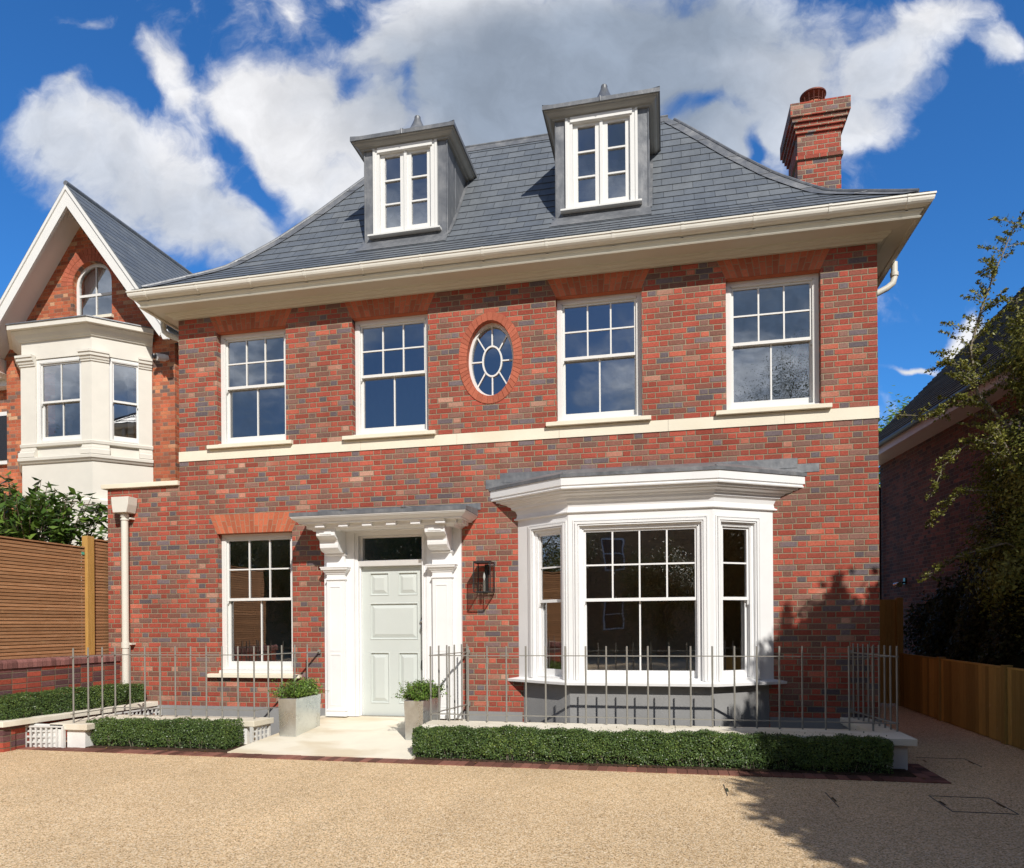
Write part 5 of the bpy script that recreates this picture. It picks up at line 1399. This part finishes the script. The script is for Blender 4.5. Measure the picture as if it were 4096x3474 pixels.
LA = thing('laurel_bush', 'glossy broad leaved laurel bush rising above the slatted fence', 'bush', (-2.6, -.2, GZ))
rs = np.random.RandomState(11); tips = []; P = []; Nn = []
for k in range(360):
    x = rs.uniform(-4.9, -1.95); y = rs.uniform(-1.2, .9); z = rs.uniform(2.5, 4.02) + (.2 if rs.rand() < .15 else 0)
    if x > -2.5 and z > 3.75 and rs.rand() < .6: z -= .4
    tips.append((x, y, z))
shrub_branches(LA, (-3.0, -.2, .1), tips, m_bark, .018)
for t in tips:
    ln = rs.uniform(.35, .8); d = np.array([rs.normal(0, .25), rs.normal(0, .25), 1.0]); d /= np.linalg.norm(d)
    for q_ in np.linspace(0, 1, 17):
        p = np.array(t) - d * ln * q_; ang_ = rs.uniform(0, 6.28); out = np.array([math.cos(ang_), math.sin(ang_), rs.uniform(-.3, .5)])
        P.append(p + out * .07); Nn.append(np.array([out[0] * .3, out[1] * .3, .8]) + rs.normal(0, .35, 3))
leaf_mesh('foliage', np.array(P), np.array(Nn), .175, m_laurel, LA, .15, .42, seed=3)

# ------------------------------------------------------------------ right boundary: fence, gate, neighbour
FN = thing('board_fence', 'low brown vertical board fence along the right side passage', 'fence', (11.43, 0, GZ))
def boards(y0, y1, x=11.43, z0=.07, z1=1.0):
    b = MB(); y = y0; rr = random.Random(int(y0 * 10))
    while y < y1 - .02:
        w2 = min(.105, y1 - y); b.box(x, x + .018 + .006 * rr.random(), y + .001, y + w2 - .001, z0, z1); y += w2
    b.box(x - .005, x + .05, y0, y1, z1, z1 + .022); b.box(x + .024, x + .06, y0, y1, .25, .33); b.box(x + .024, x + .06, y0, y1, .75, .83)
    return b.build('board_panel', m_fence, FN)
posts = [4.55, 2.55, .36, -1.85, -4.1, -6.3, -8.5, -10.7]
for a, b in zip(posts, posts[1:]): boards(b + .05, a - .05)
for y in posts[1:]: MB().box(11.40, 11.50, y - .05, y + .05, GZ, 1.045).build('post', m_fence, FN, bev=.004)
GT = thing('side_gate', 'tall vertical board gate at the end of the side passage', 'gate', (11, 4.6, GZ))
gb = MB(); x = 9.92
while x < 11.36: gb.box(x, x + .098, 4.60, 4.62, .10, 2.0); x += .1
gb.box(9.92, 11.36, 4.62, 4.66, .4, .5); gb.box(9.92, 11.36, 4.62, 4.66, 1.6, 1.7); gb.build('gate_boards', m_fence, GT)
MB().box(11.39, 11.50, 4.53, 4.64, GZ, 2.03).build('gate_post', m_fence, GT, bev=.004)

RN = thing('neighbour_house', 'dark brown brick neighbouring house with tiled roof and pale eaves at far right', 'house', (14, 3, GZ))
nd = Vector((-.098, .995, 0)).normalized(); TR_ = Matrix.Translation((12.3, 8.9, 0)) @ Matrix(((nd.y, -nd.x, 0, 0), (-nd.x, -nd.y, 0, 0), (0, 0, 1, 0), (0, 0, 0, 1)))
# local frame: x = away from our house, y = towards the street, z up
TR_ = Matrix.Identity(4); TR_.col[0] = Vector((nd.y, -nd.x, 0, 0)); TR_.col[1] = Vector((-nd.x, -nd.y, 0, 0)); TR_.translation = Vector((12.3, 8.9, 0))
hw_ = [(1.2, 2.1, 1.0, 2.3), (4.9, 6.4, 3.6, 4.85), (8.2, 9.6, 3.6, 4.85)]
b = MB(TR_); wall_grid(b, 0, 11.5, 0, 5.35, hw_[1:], lambda a, z: (0, a, z)); b.poly([(0, 0, 0), (7, 0, 0), (7, 0, 5.35), (3.5, 0, 9.0), (0, 0, 5.35)]); b.poly([(0, 11.5, 0), (7, 11.5, 0), (7, 11.5, 5.35), (3.5, 11.5, 9.0), (0, 11.5, 5.35)]); b.poly([(7, 0, 0), (7, 11.5, 0), (7, 11.5, 5.35), (7, 0, 5.35)])
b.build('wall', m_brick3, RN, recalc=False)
for h in hw_[1:]:
    f = MB(TR_); a0, a1, z0, z1 = h
    f.box(-.02, .06, a0, a0 + .07, z0, z1); f.box(-.02, .06, a1 - .07, a1, z0, z1); f.box(-.02, .06, a0 + .07, a1 - .07, z0, z0 + .08); f.box(-.02, .06, a0 + .07, a1 - .07, z1 - .07, z1); f.box(-.01, .05, (a0 + a1) / 2 - .03, (a0 + a1) / 2 + .03, z0 + .08, z1 - .07)
    for k in (1, 2, 3): zz = z0 + (z1 - z0) * k / 4; f.box(-.0, .04, a0 + .07, a1 - .07, zz - .012, zz + .012)
    W = f.build('window', m_white, RN); MB(TR_).poly([(.03, a0, z0), (.03, a1, z0), (.03, a1, z1), (.03, a0, z1)]).build('glass', m_glass, W, recalc=False)
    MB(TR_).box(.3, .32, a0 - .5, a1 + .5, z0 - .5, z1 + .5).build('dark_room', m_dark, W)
b = MB(TR_); b.box(-.45, .0, -.15, 11.7, 5.32, 5.34); b.box(-.47, -.45, -.15, 11.7, 5.32, 5.52); b.prism([(-.45, 5.341), (0, 5.341), (0, 5.6), (-.45, 5.5)], -.17, -.15, 'y'); b.build('eaves_soffit', plain('pale_pink_eaves_paint', (.66, .60, .57), .5), RN)
b = MB(TR_)
b.tube([(-.53, -.1, 5.50), (-.53, 11.8, 5.50)], .055, 8); b.build('gutter', m_blk, RN, smooth=True)
b = MB(TR_); b.tube([(-.5, .15, 5.45), (-.4, .15, 5.1), (-.08, .15, 4.75), (-.08, .15, .1)], .04, 8); b.build('downpipe', m_blk, RN, smooth=True)
b = MB(TR_); nr = 38
for i in range(nr):
    a, c_ = i / nr, (i + 1) / nr; rx0, rz0, rx1, rz1 = -.5 + 4.0 * a, 5.55 + 4.1 * a, -.5 + 4.0 * c_, 5.55 + 4.1 * c_
    q_ = [(rx0, -.2, rz0 + .028), (rx0, 11.8, rz0 + .028), (rx1, 11.8, rz1), (rx1, -.2, rz1)]; b.poly(q_, [(q_[0][1], i + .1), (q_[1][1], i + .1), (q_[2][1], i + .9), (q_[3][1], i + .9)])
    b.poly([(rx0, -.2, rz0 + .028), (rx0, 11.8, rz0 + .028), (rx0, 11.8, rz0), (rx0, -.2, rz0)], [(0, i + .1)] * 4)
    b.box(rx0, rx1, -.24, -.2, rz0 - .03, rz0 + .03)
b.poly([(3.5, -.2, 9.65), (3.5, 11.8, 9.65), (7.5, 11.8, 5.55), (7.5, -.2, 5.55)], [(0, .5)] * 4)
b.build('roof', m_tile, RN, recalc=False)
SL = thing('security_light', 'small twin headed security light on the shaded brown brick wall at right', 'security light', (12.25, 7.5, 2.3))
b = MB(TR_); b.box(-.03, 0, 1.32, 1.42, 2.42, 2.55); b.tube([(-.03, 1.37, 2.46), (-.12, 1.37, 2.42)], .02, 8); b.build('mount', m_black, SL)
for s_ in (-1, 1):
    b = MB(TR_); b.tube([(-.12, 1.37, 2.44), (-.17, 1.37 + s_ * .12, 2.40)], [.03, .06], 12); b.build('lamp_head', m_chrome, SL, smooth=True)


# ------------------------------------------------------------------ trees
def crown(rs, c, R, n, clump=40, flat=1.0):
    """clumped leaf positions through an ellipsoid"""
    cc = []
    while len(cc) < clump:
        p = rs.uniform(-1, 1, 3)
        if .25 < np.linalg.norm(p) < 1: cc.append(p)
    cc = np.array(cc) * np.array(R) + np.array(c); k = rs.randint(0, clump, n)
    P = cc[k] + rs.normal(0, 1, (n, 3)) * (np.array(R) * .17)
    Nn = P - np.array(c); Nn = Nn / (np.linalg.norm(Nn, axis=1)[:, None] + 1e-6) + np.array([0, 0, .6])
    return P, Nn, cc


def tree(name, label, cat, x, y, h, R, n, leaf, mt, seed, group=None, trunk=.18, base=.35, bark=m_bark, clump=40):
    rs = np.random.RandomState(seed); root = thing(name, label, cat, (x, y, GZ), group)
    c = (x, y, h - R[2]); P, Nn, cc = crown(rs, c, R, n, clump)
    st = MB(); st.tube([(x, y, GZ - .1), (x + .05, y, h * base * .6), (x, y + .05, h * base), (x, y, h * .8)], [trunk, trunk * .8, trunk * .65, trunk * .2], 8)
    for q_ in cc[::3]: st.tube([(x, y, max(h * base * .7, q_[2] - R[2] * .9)), ((x + q_[0]) / 2, (y + q_[1]) / 2, (h * base + q_[2]) / 2 + .2), tuple(q_)], [trunk * .35, trunk * .2, .01], 5)
    st.build('trunk', bark, root, smooth=True)
    leaf_mesh('crown', P, Nn, leaf, mt, root, .5, .55, seed=seed)
    return root


# tall shrubs in the next garden: these cast the shade on the right
rs = np.random.RandomState(31)
row = [(12.0, -2.7, 4.7, .55), (12.1, -3.5, 5.75, .5), (12.0, -4.3, 6.35, .6), (11.9, -5.15, 6.75, .6), (11.8, -6.0, 6.2, .8), (11.9, -7.0, 6.3, .9), (11.8, -8.1, 6.0, .7), (11.9, -9.3, 6.3, .62), (11.9, -10.5, 5.8, .6)]
PLC = ['first', 'second', 'third', 'fourth', 'fifth', 'sixth', 'seventh', 'eighth', 'ninth']
for i, (x, y, h, rb) in enumerate(row):
    root = thing('garden_conifer', 'tall feathery conifer beyond the board fence, %s counted from the house' % PLC[i], 'tree', (x, y, GZ), 'conifers in the next garden beyond the frame')
    P = []; Nn = []; nb_ = 74; BR = []
    for k in range(nb_):
        f0 = (k + rs.uniform(0, 1)) / nb_; th = rs.uniform(0, 6.283); z0_ = .2 + f0 * (h - .75); ln = ((1 - f0) ** .55 * rb * 1.55 + .16) * rs.uniform(.55, 1.15)
        up_ = rs.uniform(.55, 1.15); BR.append(((x, y, z0_), (x + ln * math.cos(th), y + ln * math.sin(th), z0_ + ln * up_)))
        m = int(90 + 85 * ln); q_ = rs.uniform(.1, 1, m) ** .8; sp_ = (.05 + .13 * (1 - q_)) * (1 + ln * .5)
        P.append(np.stack([x + ln * math.cos(th) * q_ + rs.normal(0, 1, m) * sp_, y + ln * math.sin(th) * q_ + rs.normal(0, 1, m) * sp_, z0_ + ln * up_ * q_ ** 1.2 + rs.normal(0, 1, m) * sp_], 1))
    m = 160; q_ = rs.uniform(0, 1, m); P.append(np.stack([x + rs.normal(0, .07, m) * (1.1 - q_), y + rs.normal(0, .07, m) * (1.1 - q_), h - .75 + .75 * q_], 1))
    P = np.concatenate(P); Nn = rs.normal(0, 1, P.shape)
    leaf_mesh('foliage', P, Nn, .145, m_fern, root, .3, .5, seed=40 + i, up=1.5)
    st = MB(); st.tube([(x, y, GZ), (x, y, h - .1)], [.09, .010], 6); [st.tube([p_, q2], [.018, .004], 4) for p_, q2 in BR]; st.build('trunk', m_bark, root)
# dark hedge just behind the fence, in frame
DH = thing('garden_hedge', 'dark shaded evergreen hedge behind the right board fence', 'hedge', (12.1, 1.5, GZ))
n = 48000; rs = np.random.RandomState(8)
yy_ = rs.uniform(-3.2, 5.6, n); hh_ = 1.85 + .10 * np.sin(yy_ * 4.3 + 1) + 1.6 * np.clip((4.4 - yy_) / 3.0, 0, 1) + .10 * np.sin(yy_ * 1.7) + .14 * np.sin(yy_ * 11)
zz_ = rs.uniform(.2, 1, n) ** .7 * hh_; P = np.stack([12.05 - .33 * rs.uniform(0, 1, n) ** 2 * (1 + .4 * np.sin(yy_ * 5 + zz_ * 4)) + .15, yy_, zz_], 1)
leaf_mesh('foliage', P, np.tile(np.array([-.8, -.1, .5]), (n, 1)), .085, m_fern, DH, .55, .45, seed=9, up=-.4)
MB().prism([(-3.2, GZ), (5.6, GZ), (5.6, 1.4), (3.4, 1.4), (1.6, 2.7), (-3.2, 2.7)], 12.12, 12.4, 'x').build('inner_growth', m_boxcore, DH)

# loose arching shrub-tree in front of the right neighbour
TS = thing('arching_shrub', 'tall loose arching shrub with small olive leaves in front of the right neighbour', 'tree', (12.3, 1.3, GZ))
rs = np.random.RandomState(77); st = MB(); P = []; Nn = []; sz = []
def spray(p0, d0, L, r, lv, dens=1.0):
    n = max(5, int(L / .12)); p = np.array(p0, float); d = np.array(d0, float); d /= np.linalg.norm(d); pts = [p.copy()]
    for k in range(n):
        d = d + rs.normal(0, .05, 3) + np.array([0, 0, -.022 * (1 if lv else .3)]); d /= np.linalg.norm(d); p = p + d * L / n; pts.append(p.copy())
        m = int((10 if lv == 0 else 22) * dens)
        for _ in range(m): P.append(p + rs.normal(0, .035 + .012 * lv, 3)); Nn.append(rs.normal(0, 1, 3) + np.array([0, 0, .5])); sz.append(rs.uniform(.035, .065))
        if lv < 2 and rs.rand() < (.62 if lv == 0 else .33) and k > 1:
            a = rs.normal(0, .8, 3); dd = d * .6 + a * .75; dd[2] = dd[2] * .6 + .15; spray(p, dd, L * rs.uniform(.16, .34) if lv == 0 else L * rs.uniform(.3, .55), r * .45, lv + 1, dens)
    st.tube([tuple(q_) for q_ in pts[::2]] if len(pts) > 4 else [tuple(q_) for q_ in pts], [max(.003, r * (1 - i / (len(pts[::2]) if len(pts) > 4 else len(pts)))) for i in range(len(pts[::2]) if len(pts) > 4 else len(pts))], 4)
def twig(p0, d0, L, spread=.028, nl=60):
    """a straight twig crowded with small leaves"""
    p = np.array(p0, float); d = np.array(d0, float); d /= np.linalg.norm(d); n = 6; pts = [p.copy()]
    for k in range(n): d = d + np.array([0, 0, -.03]) + rs.normal(0, .03, 3); d /= np.linalg.norm(d); p = p + d * L / n; pts.append(p.copy())
    st.tube([tuple(q_) for q_ in pts], [.006 * (1 - .12 * i) for i in range(len(pts))], 4)
    m = int(nl * L / .5); t = rs.uniform(.08, 1, m) * n; i0 = np.minimum(t.astype(int), n - 1); A = np.array(pts)
    Q = A[i0] + (A[i0 + 1] - A[i0]) * (t - i0)[:, None] + rs.normal(0, spread, (m, 3)) * (1.25 - t / n)[:, None]
    P.extend(list(Q)); Nn.extend(list(rs.normal(0, 1, (m, 3)) + np.array([0, 0, .4]))); sz.extend(list(rs.uniform(.03, .058, m)))
def stem(pts, r, every=.13, L=(.25, .7), side=1.0, spread=.030, nl=105):
    every *= .52
    pts = [np.array(p, float) for p in pts]; tot = sum(np.linalg.norm(b - a) for a, b in zip(pts, pts[1:])); nn = len(pts)
    st.tube([tuple(p) for p in pts], [max(.004, r * (1 - .85 * i / (nn - 1))) for i in range(nn)], 6)
    acc_ = 0.; k = 0
    for a, b in zip(pts, pts[1:]):
        l = np.linalg.norm(b - a); d = (b - a) / l; t = every * rs.uniform(.4, 1)
        while t < l:
            fr = (acc_ + t) / tot; ang_ = rs.uniform(0, 6.283); o = np.array([math.cos(ang_), math.sin(ang_) * .7, rs.uniform(-.1, .35)])
            twig(a + d * t, d * rs.uniform(.25, .7) + o * side, rs.uniform(*L) * (1.15 - .75 * fr), spread, nl); t += every * rs.uniform(.6, 1.4)
        acc_ += l
stem([(12.45, 1.1, 2.4), (12.15, 1.3, 3.72), (11.85, 1.3, 4.27), (11.50, 1.3, 4.72), (11.42, 1.3, 5.35), (11.55, 1.3, 5.85), (11.72, 1.3, 6.35), (11.98, 1.3, 7.0)], .035, .11, (.3, .85))
stem([(11.55, 1.3, 4.6), (11.25, 1.35, 4.62), (10.95, 1.4, 4.45), (10.75, 1.4, 4.50), (10.55, 1.4, 4.52)], .014, .12, (.12, .4))
stem([(11.5, 1.3, 4.8), (11.2, 1.3, 5.2), (10.95, 1.3, 5.1)], .012, .1, (.15, .4))
stem([(12.3, 1.0, 3.0), (11.8, 1.0, 3.9), (11.35, 1.1, 4.05), (11.0, 1.1, 3.7), (10.85, 1.1, 3.3)], .018, .11, (.15, .5))
stem([(12.3, 1.0, 2.6), (11.7, .9, 3.3), (11.2, 1.0, 3.35), (10.8, 1.1, 2.9)], .016, .11, (.15, .5))
stem([(12.3, .8, 2.2), (11.6, .7, 2.6), (11.05, .8, 2.45), (10.7, .9, 2.15)], .014, .12, (.12, .42))
stem([(12.4, 1.2, 3.2), (12.1, 1.1, 4.6), (11.95, 1.1, 5.3), (11.9, 1.1, 5.9)], .022, .09, (.3, .7))
stem([(12.5, 1.2, 3.2), (12.4, 1.1, 4.6), (12.3, 1.1, 5.5), (12.2, 1.1, 6.1)], .022, .08, (.3, .7))
stem([(12.6, .8, 3.0), (12.7, .8, 4.4), (12.6, .8, 5.4), (12.6, .9, 6.0)], .022, .08, (.3, .7))
stem([(12.4, .6, 2.6), (12.1, .4, 3.6), (11.9, .3, 4.4), (11.8, .3, 4.9)], .02, .09, (.3, .7))
stem([(12.4, .6, 2.2), (11.9, .5, 3.0), (11.6, .5, 3.6), (11.4, .5, 4.1)], .02, .09, (.3, .65))
st.build('branches', m_palebark, TS, smooth=True)
Pc, Nc, _ = crown(rs, (12.35, .9, 5.15), (.6, .8, .75), 15000, 50); P += list(Pc); Nn += list(Nc); sz += list(rs.uniform(.035, .06, len(Pc)))
Pc, Nc, _ = crown(rs, (12.2, .8, 3.5), (.6, 1.2, 1.0), 19000, 60); P += list(Pc); Nn += list(Nc); sz += list(rs.uniform(.035, .065, len(Pc)))
Pc, Nc, _ = crown(rs, (11.9, 1.1, 2.45), (.5, 1.1, .8), 9000, 44); P += list(Pc); Nn += list(Nc); sz += list(rs.uniform(.035, .065, len(Pc)))
leaf_mesh('foliage', np.array(P), np.array(Nn), np.array(sz), m_olive, TS, .3, .5, seed=78)
# small tree far beyond, between the houses
tree('garden_tree', 'small green tree top visible between the brick house and the right neighbour', 'tree', 14.6, 16, 8.4, (1.2, 1.2, 1.9), 5000, .16, m_fresh, 91, trunk=.12)

# ------------------------------------------------------------------ across the street, seen mirrored in the windows
OH = thing('opposite_house', 'brown brick house across the street behind the viewer, mirrored in the ground floor glass', 'house', (6, -30, GZ))
b = MB(); hz = [(x, x + 1.1, z, z + 1.7) for x in (-24, -18, -12, -6, -1, 4, 9, 14, 19) for z in (1.2, 4.4)]
wall_grid(b, -34, 26, 0, 7.6, hz, lambda a, z: (a, -29, z)); b.poly([(-34, -29, 0), (-34, -38, 0), (-34, -38, 7.6), (-34, -29, 7.6)]); b.poly([(26, -29, 0), (26, -38, 0), (26, -38, 7.6), (26, -29, 7.6)]); b.poly([(-34, -38, 0), (26, -38, 0), (26, -38, 7.6), (-34, -38, 7.6)])
m_brick6 = mat('tan_brick', brick_fn([(0, (.25, .15, .08)), (.5, (.34, .21, .11)), (1, (.42, .28, .15))], (.36, .29, .20), seed=12.), .9, .2)
b.build('wall', m_brick6, OH, recalc=False)
b = MB(); b.prism([(-28.5, 7.6), (-33.5, 11.2), (-38.5, 7.6)], -34.5, 26.5, 'x'); b.build('roof', m_tile, OH)
for i, h in enumerate(hz):
    f = MB(); x0, x1, z0, z1 = h; f.box(x0, x0 + .08, -29.1, -29, z0, z1); f.box(x1 - .08, x1, -29.1, -29, z0, z1); f.box(x0 + .08, x1 - .08, -29.1, -29, z0, z0 + .08); f.box(x0 + .08, x1 - .08, -29.1, -29, z1 - .08, z1); f.box(x0 + .08, x1 - .08, -29.1, -29, (z0 + z1) / 2 - .03, (z0 + z1) / 2 + .03)
    W = f.build('window', m_wood, OH); MB().poly([(x0, -29.12, z0), (x1, -29.12, z0), (x1, -29.12, z1), (x0, -29.12, z1)]).build('glass', m_black, W, recalc=False)
for i, (x, y, h, R, n) in enumerate([(1.5, -24.5, 8.0, (2.6, 2.6, 3.0), 7000), (7.0, -23.5, 5.2, (2.0, 2.0, 2.0), 6000), (13.0, -25, 13.2, (2.4, 2.4, 4.2), 9000), (-5, -25, 9.0, (3, 3, 3.6), 7000), (10.2, -24.0, 4.6, (1.8, 1.8, 1.9), 5000), (-16, -24, 9.5, (3.2, 3.2, 3.8), 8000), (-10.5, -23, 7, (2.6, 2.6, 3.0), 7000), (-12, -3.5, 7.5, (2.8, 2.8, 3.3), 9000)]):
    tree('street_tree', ['leafy street tree behind the viewer opposite the front door', 'low bushy tree behind the viewer opposite the bay window', 'tallest street tree behind the viewer, mirrored in the right upstairs window', 'broad street tree behind the viewer at the left', 'small bushy tree behind the viewer right of the low one', 'farthest left street tree, mirrored in the ground floor sash window', 'rounded street tree next to the farthest left one', 'garden tree left of the cream bay, outside the frame'][i], 'tree', x, y, h, R, int(n * (9 if i == 2 else 3.6)), (.065 if i == 2 else .10), m_tree, 100 + i, 'trees across the street', trunk=.22)
